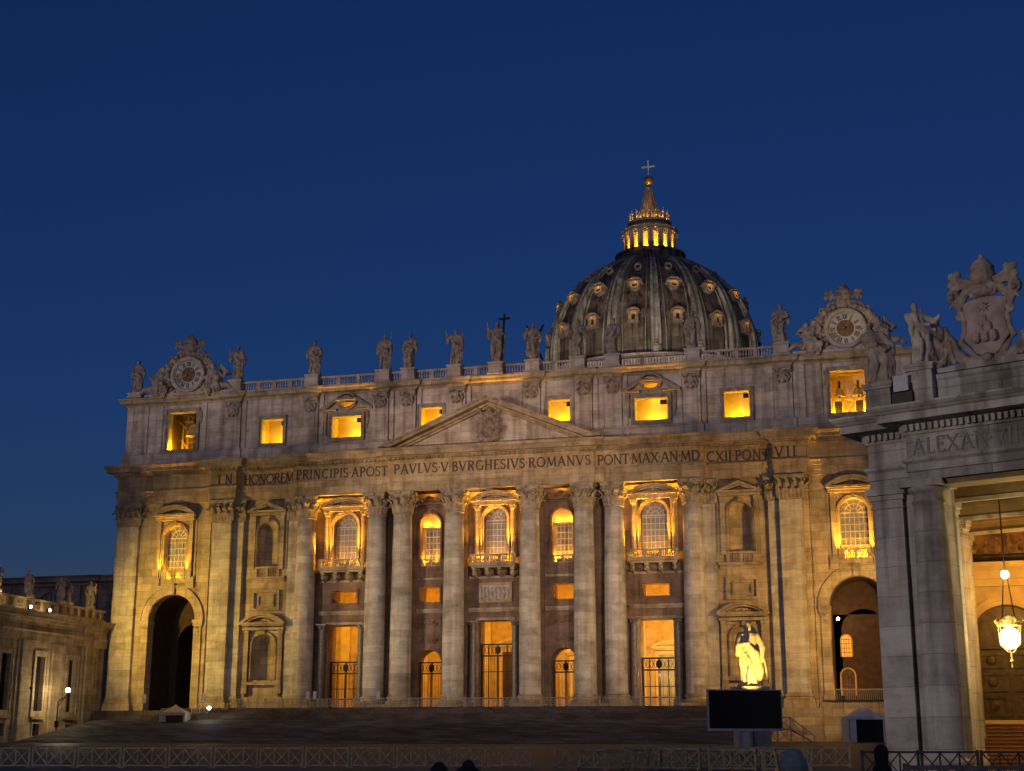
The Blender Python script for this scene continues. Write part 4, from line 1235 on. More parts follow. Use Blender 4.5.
ST = [
 (-55.4, 5.3, 'slim robed stone saint at the far left roof corner, beside the left clock', dict(seed=1, width=.85, aL=((-.16, -.03, .6), (-.08, -.11, .55)), aR=((.16, 0, .6), (.1, -.1, .66))), [staff(-.13, -.11, .1, .95)]),
 (-39.2, 5.5, 'stone saint right of the left clock lifting one hand to shoulder height', dict(seed=2, aL=((-.2, -.03, .66), (-.23, -.06, .86)), aR=((.18, 0, .6), (.12, -.07, .48))), None),
 (-27.1, 5.4, 'stocky stone saint in a full cloak, standing alone between left clock and close pair', dict(seed=3, width=1.08, aL=((-.18, -.03, .6), (-.06, -.12, .6)), aR=((.19, -.02, .6), (.16, -.1, .5))), [book(-.05, .6)]),
 (-16.3, 5.5, 'left one of the close pair of stone saints, a thin spear at its shoulder', dict(seed=4, aL=((-.18, -.02, .6), (-.1, -.1, .52)), aR=((.17, -.03, .62), (.17, -.09, .76))), [staff(.19, -.08, .1, 1.06, .008)]),
 (-12.5, 5.4, 'right one of the close pair of stone saints, both arms folded on the chest', dict(seed=5, width=.95, aL=((-.17, -.03, .6), (-.02, -.13, .64)), aR=((.17, -.03, .6), (.03, -.13, .6))), None),
 (-5.7, 5.5, 'bare armed stone saint lifting its hand, left of the statue with the big cross', dict(seed=6, width=.95, aL=((-.2, -.03, .74), (-.24, -.07, .9)), aR=((.18, 0, .62), (.17, -.08, .46))), [staff(.2, -.08, .15, 1.04, .009)]),
 (.35, 6.1, 'tallest roof statue holding a large upright cross above the pediment', dict(seed=7, hair=.02, aL=((-.19, -.03, .72), (-.2, -.09, .92)), aR=((.17, -.03, .64), (.14, -.09, .7))), [('cross', crossbar)]),
 (5.6, 5.6, 'stone saint in front of its diagonal cross, left of the dome', dict(seed=8, width=.95, aL=((-.2, -.04, .68), (-.13, -.1, .78)), aR=((.17, 0, .6), (.1, -.1, .55))), [('diagonal_cross', saltire)]),
 (12.0, 5.5, 'stone saint standing before the left edge of the dome', dict(seed=9, aL=((-.19, -.05, .64), (-.2, -.12, .72)), aR=((.18, -.03, .62), (.1, -.12, .68))), [staff(-.21, -.13, .1, .9)]),
 (16.85, 5.4, 'stone saint before the dome, second from the dome\'s left edge', dict(seed=10, width=.92, aL=((-.16, -.03, .6), (-.04, -.12, .66)), aR=((.17, -.02, .6), (.14, -.08, .5))), [book(.0, .58)]),
 (27.75, 5.5, 'stone saint before the right part of the dome, an arm bent across the waist', dict(seed=11, width=.95, aL=((-.17, -.02, .6), (-.05, -.12, .55)), aR=((.18, -.02, .64), (.15, -.1, .74))), None),
 (39.5, 5.6, 'stone saint between the dome and the right clock, reading from a held book', dict(seed=12, width=1.08, aL=((-.17, -.04, .6), (-.08, -.13, .6)), aR=((.19, -.04, .62), (.13, -.16, .61))), [('book', lambda q, H: q.bar((.02 * H, -.18 * H, .6 * H), (.2 * H, -.17 * H, .64 * H), .09 * H, .03 * H))]),
]
for x, H, lb, kw, pr in ST:
    zz = PZ if x > -50 else 46.2
    statue('roof_statue', lb, (x, .6, zz), H, 0, GR, props=pr, ped=(2.0, zz - 45.42), vox=.075, **kw)

# ================================================================== the two clocks
def make_clock(x, label, glow, seed):
    root = empty('sculpted_clock', label, 'clock', (x, .8, 45.43), 0, 'clocks above the bell openings')
    mb = MB(); mb.box(-6.9, -.9, .0, 6.9, .9, .35); mb.box(-4.0, -.5, .352, 4.0, 1.0, .9)
    mb.build('base_block', M['attic'], root)
    CZ = 3.1 + 0
    mb = MB(); mb.smooth = True
    rows = []
    for k in range(40):
        a = 2 * pi * k / 40
        rows.append([((2.2 + dr) * math.cos(a), y, CZ + (2.2 + dr) * math.sin(a)) for dr, y in ((-.08, -.6), (.05, -1.05), (.35, -1.12), (.55, -.95), (.6, -.4), (-.08, -.4))])
    rows.append(rows[0]); mb.rows(rows, True, False)
    fr = mb.build('clock_ring', M['sculpt_pale'], root)
    mb = MB(); mb.xz(arcpts(0, CZ, 2.16, 2.16, 0, 360, 40)[:-1], -.62, .4); dl = mb.build('dial', M['dial'], root)
    mb = MB(); mb.xz(arcpts(0, CZ, 1.12, 1.12, 0, 360, 32)[:-1], -.68, -.622)
    for k in range(12):
        a = 2 * pi * k / 12
        mb.xz([(.5 * math.cos(a - .15), CZ + .5 * math.sin(a - .15)), (1.0 * math.cos(a), CZ + 1.0 * math.sin(a)), (.5 * math.cos(a + .15), CZ + .5 * math.sin(a + .15))], -.71, -.682)
    mb.build('dial_centre', M['dialc'], dl)
    NUM = ['XII', 'I', 'II', 'III', 'IIII', 'V', 'VI', 'VII', 'VIII', 'IX', 'X', 'XI']
    mb = MB()
    for h, s in enumerate(NUM):
        a = pi / 2 - 2 * pi * h / 12
        wds = {'I': .2, 'V': .34, 'X': .36}; tot = sum(wds[c] for c in s); u = -tot / 2
        def P(u_, v_):
            u_ *= .86; v_ *= .86
            return (v_ * math.cos(a) + u_ * math.sin(a), CZ + v_ * math.sin(a) - u_ * math.cos(a))
        for c in s:
            if c == 'I': ribbon(mb, [P(u + .1, 1.5), P(u + .1, 2.3)], .11, -.66, -.62)
            if c == 'V': ribbon(mb, [P(u + .04, 2.3), P(u + .17, 1.5)], .1, -.66, -.62); ribbon(mb, [P(u + .17, 1.5), P(u + .3, 2.3)], .07, -.663, -.62)
            if c == 'X': ribbon(mb, [P(u + .04, 2.3), P(u + .32, 1.5)], .1, -.66, -.62); ribbon(mb, [P(u + .04, 1.5), P(u + .32, 2.3)], .07, -.663, -.62)
            u += wds[c]
    mb.build('numerals', M['letter'], dl)
    mb = MB()
    for a, l, wd in ((R(60 if x > 0 else 205), 1.5, .16), (R(235 if x > 0 else 40), 1.0, .12)):
        ribbon(mb, [(-.3 * math.cos(a), CZ - .3 * math.sin(a)), (l * math.cos(a), CZ + l * math.sin(a))], wd, -.8, -.74)
    mb.build('hands', M['gold'], dl)
    # tiara and crossed keys on top
    mb = MB(); tz = CZ + 3.1
    mb.ell((0, -.5, tz + .15), (.5, .45, .5))
    mb.lathe([(.8, 0), (.95, .15), (.85, .3), (.92, .75), (1.02, .85), (.9, 1.0), (.86, 1.4), (.92, 1.5), (.76, 1.65), (.55, 2.0), (.25, 2.25), (.1, 2.3)], 14, (0, -.3, tz + .35))
    mb.ell((0, -.3, tz + 2.8), .2, 8, 6)
    for s in (-1, 1):
        mb.tube([(s * -1.2, -.35, tz - .1), (s * 1.55, -.45, tz + 1.35)], .17, 6)
        for dx, dz in ((1.55, 1.4), (1.9, 1.75), (1.95, 1.15), (1.5, 1.8)): mb.ell((s * dx, -.45, tz + dz), (.3, .2, .28), 8, 5)
        mb.bar((s * 1.2, -.4, tz + 1.55), (s * 1.55, -.4, tz + .85), .22)
        mb.tube([(s * .9, -.3, tz + .6), (s * 1.8, -.2, tz + .3), (s * 2.3, -.3, tz - .4), (s * 2.0, -.3, tz - .9)], [.2, .26, .24, .14], 6)
        mb.tube([(s * 2.2, -.3, tz - .3), (s * 2.75, -.3, tz - .1), (s * 2.85, -.3, tz - .6), (s * 2.4, -.3, tz - .8)], .18, 6)
    mb.V = [(x * 1.15, y, tz + (z - tz) * 1.12) for x, y, z in mb.V]
    remesh(mb, .07, M['sculpt'], 'tiara_and_keys', root, .06, 2.2, 1)
    # scrolls down the sides of the ring
    mb = MB(); rr = random.Random(seed)
    bk = [(-4.4, .3), (-4.1, 1.5), (-3.4, 2.4), (-3.2, 4.0), (-2.5, 5.4), (-1.5, 6.3), (-.9, 7.0)]
    mb.xz(bk + [(-x_, z_) for x_, z_ in bk[::-1]], -.3, .6)
    for s in (-1, 1):
        pts = [(s * 2.6, -.5, tz - .6), (s * 3.5, -.4, tz - 1.5), (s * 3.55, -.4, CZ), (s * 4.0, -.4, CZ - 1.2), (s * 4.9, -.4, CZ - 1.6), (s * 5.1, -.4, CZ - 1.0), (s * 4.6, -.4, CZ - .8)]
        mb.tube(pts, [.3, .4, .42, .42, .36, .3, .2], 8)
        for k in range(14):
            a = R(-50 + 150 * k / 13); q = 3.25 + .3 * rr.random()
            mb.ell((s * q * math.cos(a), -.6 + .2 * rr.random(), CZ + q * math.sin(a)), (.3, .25, .3), 6, 4)
    remesh(mb, .08, M['sculpt'], 'scroll_frame', root, .16, 1.1, 1)
    for s in (-1, 1):
        an = MB()
        an.M = Matrix.Translation((s * 5.0, -.5, .4)) @ Matrix.Rotation(R(-s * 14), 4, 'Y') @ Matrix.Scale(1.18, 4)
        H = 3.9
        an.capsule((0, 0, .3), (s * .15, -.1, 1.5), .75, .62, 10); an.capsule((s * .15, -.1, 1.5), (0, -.1, 2.5), .62, .5, 10)
        an.ell((-s * .05, -.2, 3.2), (.3, .34, .4)); an.ell((-s * .05, -.1, 3.3), (.36, .34, .36)); an.capsule((0, -.1, 2.5), (0, -.15, 3.0), .25, .2)
        an.capsule((0, -.3, .8), (-s * 1.3, -.75, .9), .42, .34, 8); an.capsule((-s * 1.3, -.75, .9), (-s * 1.2, -.7, -.3), .3, .2, 8)
        an.capsule((s * .2, -.2, .5), (s * 1.5, -.55, .2), .45, .3, 8); an.capsule((s * 1.5, -.55, .2), (s * 2.0, -.5, -.35), .28, .18, 8)
        an.capsule((-s * .4, -.1, 2.35), (-s * 1.4, -.2, 2.1), .22, .17); an.capsule((-s * 1.4, -.2, 2.1), (-s * 2.1, -.3, 2.6), .17, .12)
        an.capsule((s * .45, -.1, 2.3), (s * 1.0, -.1, 1.5), .22, .17); an.capsule((s * 1.0, -.1, 1.5), (s * 1.5, -.3, 1.9), .16, .12)
        for k in range(9):                         # wing feathers
            t = k / 8
            an.tube([(s * .35, .35, 2.3 - .5 * t), (s * (.75 + .4 * t), .6, 2.9 - .8 * t), (s * (.85 + .95 * t), .6, 3.5 - 1.7 * t)], [.2, .22, .09], 6)
        for k in range(10):
            a = rr.uniform(-.8, .8)
            an.tube([(a, -.6, 1.4 + .3 * rr.random()), (a + rr.uniform(-.2, .2) - s * .3, -.85, .7), (a - s * .3 + rr.uniform(-.3, .3), -.75, -.2)], [.13, .17, .07], 6)
        remesh(an, .075, M['sculpt'], 'seated_angel', root, .1, 1.8, .5)
    if glow:
        pass
    return root
make_clock(-47.0, 'grey unlit sculpted clock with angels and tiara over the left bell opening', False, 1)
make_clock(47.9, 'warmly lit sculpted clock with angels and tiara over the right bell opening', True, 2)
spot('clock_floodlight', (49.5, -5.5, 46.4), (48, .3, 51), 300, (1, .72, .25), 80, .6, .15)

# bell inside the left opening
def bell(name, label, x, y, z, r):
    root = empty(name, label, 'bell', (x, y, z))
    mb = MB(); mb.smooth = True
    mb.lathe([(r, 0), (r * .97, .08 * r), (r * .8, .35 * r), (r * .66, .8 * r), (r * .6, 1.2 * r), (r * .5, 1.42 * r), (r * .2, 1.55 * r), (.02, 1.58 * r)], 20)
    mb.build('bell_body', M['bronze'], root)
    MB().cbox(0, 0, 1.56 * r, .3, .3, .9).build('headstock', M['iron'], root)
    q = MB(); q.tube([(0, 0, .9 * r), (0, 0, -.1 * r)], .06); q.ell((0, 0, -.12 * r), .16); q.build('clapper', M['iron'], root)
bell('church_bell', 'large bronze bell hanging in the left bell opening', -46.7, 2.5, 39.6, 1.25)
bell('church_bell', 'left one of the two small bells in the right bell opening', 46.6, 3.0, 40.05, .75)
bell('church_bell', 'right one of the two small bells in the right bell opening', 49.0, 3.0, 40.05, .75)

# ================================================================== the dome
DO = empty('basilica_dome', 'great ribbed lead dome with lit lantern, gilded ball and cross rising behind the front', 'dome', (0, 136, 0))
DR, DZ = 24.35, 81.7
def dprof(t):     # t 0..1 from spring to lantern
    a = t * R(71)
    if t < 0: return DR, DZ + t * 30
    return DR * math.cos(a), DZ + 25.0 * math.sin(a)
mb = MB(); mb.smooth = True
mb.lathe([(DR, 73)] + [dprof(k / 26) for k in range(27)], 96, caps=False)
mb.build('dome_shell', M['lead'], DO)
mb = MB(); mb.lathe([(27.5, 44), (27.5, 60), (28.6, 60.5), (28.6, 61.5), (26.0, 62), (26.0, 74), (26.4, 74.6), (27.0, 76.2), (27.0, 77.1), (24, 77.3)], 64)
mb.build('drum', M['attic'], DO)
for k in range(16):
    a = -pi / 2 + 2 * pi * (k + .5) / 16
    ca, sa = math.cos(a), math.sin(a)
    rb = MB()
    for off, hw, pr in ((0, 1.2, .25), (-1, .42, .95), (1, .42, .95), (-2.9, .12, .3), (2.9, .12, .3)):
        rws = []
        for j in range(-3, 25):
            r, z = dprof(j / 24 if j >= 0 else j / 12); jj = max(j, 0); q = 1 - .62 * jj / 24
            n = Vector((ca * math.cos(R(71) * jj / 24), sa * math.cos(R(71) * jj / 24), math.sin(R(71) * jj / 24)))
            c = Vector((ca * r, sa * r, z)); sd = Vector((-sa, ca, 0))
            o = sd * off * .8 * q
            rws.append([c + o - sd * hw * q - n * .3, c + o - sd * hw * q * .8 + n * pr * (.5 + .5 * q), c + o + sd * hw * q * .8 + n * pr * (.5 + .5 * q), c + o + sd * hw * q - n * .3])
        rb.rows(rws)
    rb.build('rib', M['rib'], DO)
    # little lead-roofed plinth at the foot of each rib
    if sa < .3:
        q = MB(); q.M = Matrix.Rotation(a + pi / 2, 4, 'Z')
        q.box(-.55, -DR - 1.6, 77.1, .55, -DR - .1, 78.6); q.box(-.8, -DR - 1.8, 78.6, .8, -DR - .05, 78.9); q.lathe([(.5, 0), (.55, .5), (.2, .9), (.28, 1.2), (.05, 1.6)], 8, (0, -DR - 1.0, 78.9))
        q.build('rib_foot', M['sculpt_pale'], DO)
    a += pi / 16
    a += 0
    if math.sin(a) > .35: continue
    for t, w_, kind in ((.13, .78, 0), (.4, .92, 1), (.64, .62, 2)):
        r, z = dprof(t); an = t * R(71)
        q = MB(); q.M = Matrix.Rotation(a + pi / 2, 4, 'Z') @ Matrix.Translation((0, -r, z)) @ Matrix.Rotation(-an * .55, 4, 'X')
        gl = MB(); gl.M = q.M.copy()
        if kind == 0:
            q.slab(rect(-w_ - .35, -.9, w_ + .35, 1.1), [rect(-w_ * .55, -.6, w_ * .55, .75)], -1.0, .9)
            ped_segment(q, 0, 1.4, w_ + .75, .85, -1.35, 1.4, .3); q.box(-w_ - .5, -1.2, -1.2, w_ + .5, .9, -.902)
            gl.box(-w_ * .54, -.6, -.58, w_ * .54, .3, .73)
        elif kind == 1:
            el = lambda k_: [(k_ * w_ * math.cos(2 * pi * j / 20), .2 + k_ * .95 * math.sin(2 * pi * j / 20)) for j in range(20)]
            q.slab(el(1.35), [el(.72)], -1.1, 1.0); q.slab(el(1.1), [el(.74)], -1.25, -1.102)
            ped_segment(q, 0, 1.0, 1.75, .95, -1.5, 1.4, .3)
            q.ell((0, -1.1, 2.05), .3, 8, 6)
            gl.xz(el(.71), -.7, .3)
        else:
            el = lambda k_: [(k_ * w_ * math.cos(2 * pi * j / 18), k_ * .75 * math.sin(2 * pi * j / 18)) for j in range(18)]
            q.slab(el(1.4), [el(.8)], -.8, .7); gl.xz(el(.79), -.5, .2)
        dm = q.build('dormer', M['sculpt'], DO)
        gl.build('opening', M['black'], dm)
        if kind < 2 and math.sin(a) < -.1:
            p_ = q.M @ Vector((0, -1.75, .75 if kind == 0 else .2)); lamp('dormer_light', (p_.x, p_.y + 136, p_.z), 26 if kind == 0 else 40, (1, .5, .08), .05)
LZ = 105.0
la = empty('dome_lantern', None, None); la.parent = DO
mb = MB(); mb.lathe([(8.5, LZ - .6), (8.5, LZ + .4), (8.1, LZ + .6), (8.1, LZ + 2.3), (8.4, LZ + 2.4), (8.4, LZ + 2.9), (7.2, LZ + 3.0)], 40); mb.build('gallery', M['lead'], la)
mb = MB(); mb.lathe([(3.9, LZ + 2.9), (3.9, LZ + 8.2)], 32); mb.build('core', M['plaster'], la)
for k in range(16):
    a = -pi / 2 + 2 * pi * (k + .5) / 16
    q = MB(); q.M = Matrix.Rotation(a + pi / 2, 4, 'Z')
    for s in (-1, 1):
        q.smooth = True
        q.lathe([(.42, 0), (.42, .25), (.31, .35), (.28, 4.3), (.42, 4.5), (.48, 4.8)], 10, (s * .42, -6.1, LZ + 3.0))
        q.smooth = False
    q.box(-.42, -5.8, LZ + 3.0, .42, -4.9, LZ + 7.8); q.box(-.9, -6.75, LZ + 7.8, .9, -4.6, LZ + 8.1)
    q.build('column_pair', M['sculpt_pale'], la)
    q = MB(); q.M = Matrix.Rotation(a + pi / 2 + pi / 16, 4, 'Z')
    q.slab(rect(-.8, LZ + 7.0, .8, LZ + 8.08), [arch(0, LZ + 7.001, LZ + 7.05, .62)], -5.6, -5.0)
    q.build('arch_head', M['sculpt_pale'], la)
    q = MB(); q.M = Matrix.Rotation(a + pi / 2, 4, 'Z')
    q.lathe([(.42, 0), (.42, .3), (.16, .45), (.3, 1.1), (.12, 1.6), (.34, 1.95), (.38, 2.2), (.1, 2.3), (.14, 2.7), (.02, 3.1)], 8, (0, -4.6, LZ + 11.2))
    q.build('candelabrum', M['sculpt'], la)
    aa = a + pi / 16
    if math.sin(aa) < .4:
        lamp('lantern_light', (4.7 * math.cos(aa), 136 + 4.7 * math.sin(aa), LZ + 3.5), 1500, (1, .43, .02), .12)
mb = MB(); mb.lathe([(6.2, LZ + 8.1), (6.5, LZ + 8.3), (6.5, LZ + 8.7), (6.8, LZ + 8.9), (6.8, LZ + 9.1), (5.2, LZ + 9.3), (4.9, LZ + 9.6), (4.9, LZ + 10.6), (5.2, LZ + 10.8), (5.25, LZ + 11.2), (3.4, LZ + 11.3)], 32); mb.build('cornice', M['sculpt'], la)
mb = MB()
ZR = [(3.5, 116.2), (3.0, 117.2), (2.5, 118.6), (1.85, 120.6), (1.2, 122.8), (.8, 124.8), (.85, 125.3), (.5, 125.9)]
mb.lathe(ZR, 24)
for k in range(12):
    a = 2 * pi * k / 12
    mb.tube([((r + .1) * math.cos(a), (r + .1) * math.sin(a), z) for r, z in ZR[:6]], [.24, .22, .2, .17, .14, .1], 5)
mb.build('spire', M['sculpt'], la)
for k in range(5):
    a = -pi / 2 + (k - 2) * .62 + .15
    lamp('spire_light', (4.0 * math.cos(a), 136 + 4.0 * math.sin(a), 116.9), 170, (1, .52, .1), .08)
mb = MB(); mb.smooth = True; mb.ell((0, 0, 127.2), 1.25, 20, 14); mb.build('ball', M['gold'], la)
mb = MB(); mb.box(-.13, -.13, 128.3, .13, .13, 132.4); mb.box(-1.35, -.12, 130.85, 1.35, .12, 131.12)
for p in ((-1.4, 130.98), (1.4, 130.98), (0, 132.45)): mb.ell((p[0], 0, p[1]), (.24, .15, .24), 8, 6)
mb.build('cross', M['crossm'], la)
spot('cross_light', (2.5, 130.5, 118), (0, 136, 131), 900, (1, .95, .9), 22, .3, .1)
spot('ball_light', (0, 131.0, 117.5), (0, 136, 127), 500, (1, .5, .1), 60, .5, .2)
# small floodlights at the foot of the dome
for x in (-14, 0, 14): spot('dome_floodlight', (x * 1.6, 52, 46.5), (x * .8, 118, 98), 31000, (1, .78, .58), 70, .8, .3)

# ================================================================== left corridor wing
th = math.atan2(-.998, .061)
CW = empty('corridor_wing', 'long low travertine wing with flat pilasters and tall narrow windows, left of the church', 'building', (-57.5, -3, 0), th)
# local: x along the wing towards the viewer, y to the right of it (street side is +y ... ) ; front plane y = 0, street at y > 0
Lc = 62
wx = [6.0 + 8.4 * k for k in range(7)]
# street side is local +y : mirror with M so that slab() fronts face it
FL = Matrix.Scale(-1, 4, (0, 1, 0))
def cmb():
    q = MB(); q.M = FL.copy(); return q
q = cmb(); q.slab(rect(-3, -5.4, Lc, 12), [rect(x - 1.05, -.25, x + 1.05, 6.7) for x in wx] + [rect(x - .8, -3.4, x + .8, -1.9) for x in wx], 0, .9)
q.build('wall', T, CW)
MB().box(-3, -9, -5.4, Lc, -.92, 13.2).build('body', T, CW)
for k, x in enumerate(wx):
    q = cmb()
    for e0, e1, p in ((.01, .35, .14), (.35, .75, .24)):
        q.slab(rect(x - 1.05 - e1, -.25 - e1, x + 1.05 + e1, 6.7 + e1), [rect(x - 1.05 - e0, -.25 - e0, x + 1.05 + e0, 6.7 + e0)], -p, -.003)
    q.box(x - 1.7, -.45, -1.3, x + 1.7, -.003, -1.02)
    q.slab(rect(x - 1.1, -3.7, x + 1.1, -1.6), [rect(x - .8, -3.4, x + .8, -1.9)], -.12, -.003)
    wn = q.build('window', T, CW)
    q = cmb(); q.box(x - 1.04, .5, -.24, x + 1.04, .56, 6.69); q.box(x - .79, .5, -3.39, x + .79, .56, -1.91); q.build('pane', M['glass'], wn)
for k in range(8):
    x = 1.8 + 8.4 * k
    q = cmb(); q.box(x - .95, -.4, -5.4, x + .95, -.003, 8.6); q.box(x - 1.1, -.5, 8.0, x + 1.1, -.004, 8.62); q.box(x - 1.1, -.52, -5.4, x + 1.1, -.004, -2.0)
    for s in (-1, 1): q.box(x + s * 1.4 - .3, -.18, -5.4, x + s * 1.4 + .3, -.003, 8.6)
    q.build('pilaster', T, CW)
# entablature: path runs so that the street is on the right of travel
MB().sweep([(Lc, 0), (-3, 0)], [(-.8, 8.65), (.35, 8.65), (.35, 9.2), (.42, 9.22), (.42, 9.7), (.62, 9.85), (.62, 9.95), (.36, 9.98), (.36, 11.0), (.6, 11.1), (.7, 11.35), (1.35, 11.5), (1.35, 11.8), (1.6, 12.1), (1.6, 12.2), (-.8, 12.45)]).build('entablature', T, CW)
q = cmb()
q.box(-3, .2, 12.3, Lc, .8, 12.75); q.box(-3, .15, 13.75, Lc, .85, 14.05)
for k in range(30):
    x = -2 + 2.1 * k
    q.box(x - .35, .22, 12.752, x + .35, .78, 13.748)
    for j in range(4): q.lathe([(.1, 0), (.06, .12), (.13, .38), (.06, .8), (.1, 1)], 6, (x + .55 + .34 * j, .5, 12.75))
q.build('parapet', T, CW)
def wing_pt(s, d, z):
    return (-57.5 + .061 * s + .998 * d, -3 - .998 * s + .061 * d, z)
GW = 'stone saints on the left corridor roof'
for s, H, lb, sd, kw in ((17.8, 3.3, 'bulky cloaked stone saint on the left corridor roof, in front of the lunette window', 21, dict(width=1.15)),
                     (9.7, 3.3, 'left one of two close stone saints on the left corridor roof, right of the lunette', 22, dict(aL=((-.18, -.02, .62), (-.1, -.12, .7)))),
                     (7.6, 3.2, 'right one of two close stone saints on the left corridor roof, right of the lunette', 23, dict(width=.9)),
                     (1.4, 3.6, 'stone saint on the left corridor roof nearest to the church front', 24, dict(aR=((.2, -.03, .66), (.2, -.06, .85)))),
                     (25.6, 3.4, 'brightly lit stone saint on the corridor roof at the left picture edge', 25, dict(aR=((.2, -.03, .66), (.16, -.1, .6))))):
    statue('corridor_statue', lb, wing_pt(s, -.5, 14.35), H, R(55), GW, ped=(1.0, .3), seed=sd, **kw)
for s, lb in ((19.8, 'left one of two small roof floodlights glowing on the left corridor'), (15.0, 'right one of two small roof floodlights glowing on the left corridor')):
    r_ = empty('roof_floodlight', lb, 'floodlight', wing_pt(s, 1.0, 12.35), th, 'corridor floodlights')
    q = MB(); q.box(-.25, -.2, .0, .25, .2, .1); q.box(-.3, -.12, .1, .3, .12, .5); q.build('housing', M['iron'], r_)
    MB().ell((0, .16, .32), (.2, .1, .2)).build('lamp_glass', M['bulb'], r_)
    p = wing_pt(s, .7, 13.0); lamp('roof_flood_light', p, 45, (1, .75, .3), .1)
p = wing_pt(26.5, .6, 13.2); lamp('roof_flood_light', p, 200, (1, .7, .25), .1)
q = wing_pt(8, 5.5, 1.0)

# the dark building beyond the corridor
PB_ = empty('side_building', 'dark cornice-topped building with a lunette window beyond the left corridor', 'building', (-82, 14, 0))
q = MB(); lun = arch(5.6, 16.6, 16.6, 1.9); q.slab(rect(-26, -4, 22.5, 20), [lun], 0, 2); q.box(-26, 2.01, -4, 22.5, 30, 19.9); q.build('wall', M['warmstone'], PB_)
q = MB(); q.sweep([(-26, 0), (3.0, 0), (3.0, -.6), (14, -.6), (14, 0), (22.5, 0), (22.5, 30)], [(-.5, 19.4), (.1, 19.4), (.2, 19.8), (.8, 20.0), (.8, 20.5), (1.1, 20.9), (-.5, 21.1)]); q.build('cornice', M['warmstone'], PB_)
q = MB()
for x in (-10, -2, 1.2, 10.4, 13.4, 20): q.box(x - .8, -.35, -4, x + .8, -.003, 19.39)
q.build('pilaster', M['warmstone'], PB_)
q = MB(); q.xz(lun, .5, .6); w_ = q.build('lunette_window', M['alu'], PB_)
q = MB()
for k in range(-2, 3): q.box(5.6 + k * .75 - .04, .4, 16.62, 5.6 + k * .75 + .04, .48, 18.4 - abs(k) * .25)
q.build('glazing_bars', M['iron'], w_)

# ================================================================== colonnade end with the inscription, right
pth = R(-23.1)
CP = empty('colonnade_pavilion', 'pale grey end of a stone colonnade with carved lettering over a lamplit passage', 'colonnade', (51.7, -116.4, -5.1), pth)
C = M['colon']
def pil(mb, x0, x1, yf, yb, zt=12.8):
    mb.box(x0, yf, .8, x1, yb, zt - .85)
    for z0, z1, e in ((0, .38, .22), (.38, .62, .16), (.62, .8, .07), (zt - .95, zt - .86, .05), (zt - .55, zt - .32, .09), (zt - .32, zt - .02, .2)): mb.box(x0 - e, yf - e, z0, x1 + e, yb, z1)
    mb.box(x0 + .001, yf + .001, zt - .86, x1 - .001, yb, zt - .5)
def dcol(mb, x, y, zt=12.8, r0=.84, r1=.69):
    mb.smooth = True
    pr = [(r0 * 1.02, .62), (r0, .72)] + [(r0 - (r0 - r1) * max(0, (k / 10 - .25) / .75) ** 1.4, .75 + (zt - 1.75) * k / 10) for k in range(11)]
    mb.lathe([(r0 * 1.32, .38), (r0 * 1.35, .5), (r0 * 1.3, .62)] + pr + [(r1 + .07, zt - .98), (r1 + .07, zt - .9), (r1, zt - .86), (r1, zt - .56), (r1 + .08, zt - .52), (r1 + .3, zt - .3)], 28, (x, y, 0))
    mb.smooth = False
    mb.cbox(x, y, 0, r0 * 2.75, r0 * 2.75, .38); mb.cbox(x, y, zt - .3, r1 * 2.85, r1 * 2.85, .28)
for x0, x1 in ((0, 1.5), (10.7, 12.2)):
    q = MB(); pil(q, x0, x1, 0, 1.7); q.build('pilaster', C, CP)
for x in (2.95, 9.25):
    q = MB(); dcol(q, x, -.45); q.build('column', C, CP)
q = MB(); q.box(1.62, .2, 0, 3.3, 1.75, 12.78); q.box(8.9, .2, 0, 10.58, 1.75, 12.78); q.build('wall', C, CP)
ppath = [(-.02, 2.4), (-.02, -.02), (2.36, -.02), (2.36, -1.2), (9.84, -1.2), (9.84, -.02), (12.22, -.02), (12.22, 2.4)]
pe = empty('entablature', None, None); pe.parent = CP
MB().sweep(ppath, [(-.8, 12.8), (0, 12.8), (0, 13.2), (.06, 13.21), (.06, 13.55), (.2, 13.68), (.2, 13.78), (-.8, 13.78)]).build('architrave', C, pe)
MB().sweep(ppath, [(-.8, 13.78), (.0, 13.78), (.0, 14.9), (-.8, 14.9)]).build('frieze', C, pe)
MB().sweep(ppath, [(-.8, 14.9), (.1, 14.9), (.14, 15.0), (.14, 15.34), (.3, 15.38), (.4, 15.42), (.95, 15.42), (.95, 15.75), (1.05, 15.8), (1.3, 16.05), (1.3, 16.14), (.1, 16.3), (-.8, 16.35)]).build('cornice', C, pe)
q = MB()
for (ax, ay), (bx, by) in zip(ppath, ppath[1:]):
    L_ = math.hypot(bx - ax, by - ay); d = Vector((bx - ax, by - ay, 0)) / L_; nn = Vector((d.y, -d.x, 0))
    n = int(L_ / .28)
    for k in range(n):
        c = Vector((ax, ay, 0)) + d * L_ * (k + .5) / n
        q.rows([[c + d * u + nn * o + Vector((0, 0, z)) for u, o in ((-.085, .12), (.085, .12), (.085, .32), (-.085, .32))] for z in (15.03, 15.33)])
q.build('dentil_row', C, pe)
q = MB(); text(q, 'ALEXAN.VII.PON', 2.62, 9.6, 13.96, .74, -1.2 - .002, .03); q.build('inscription', M['letter_soft'], CP)
MB().box(.5, -.05, 12.9, 11.7, 2.3, 16.2).build('roof', C, CP)
for P4 in ([(.05, 1.8), (.7, 1.8), (-4.6, 20.3), (-5.25, 20.3)], [(11.5, 1.8), (12.15, 1.8), (6.85, 20.3), (6.2, 20.3)]):
    MB().prism([(x, y, -.02) for x, y in P4], (0, 0, 14.42)).build('passage_side_wall', C, CP)
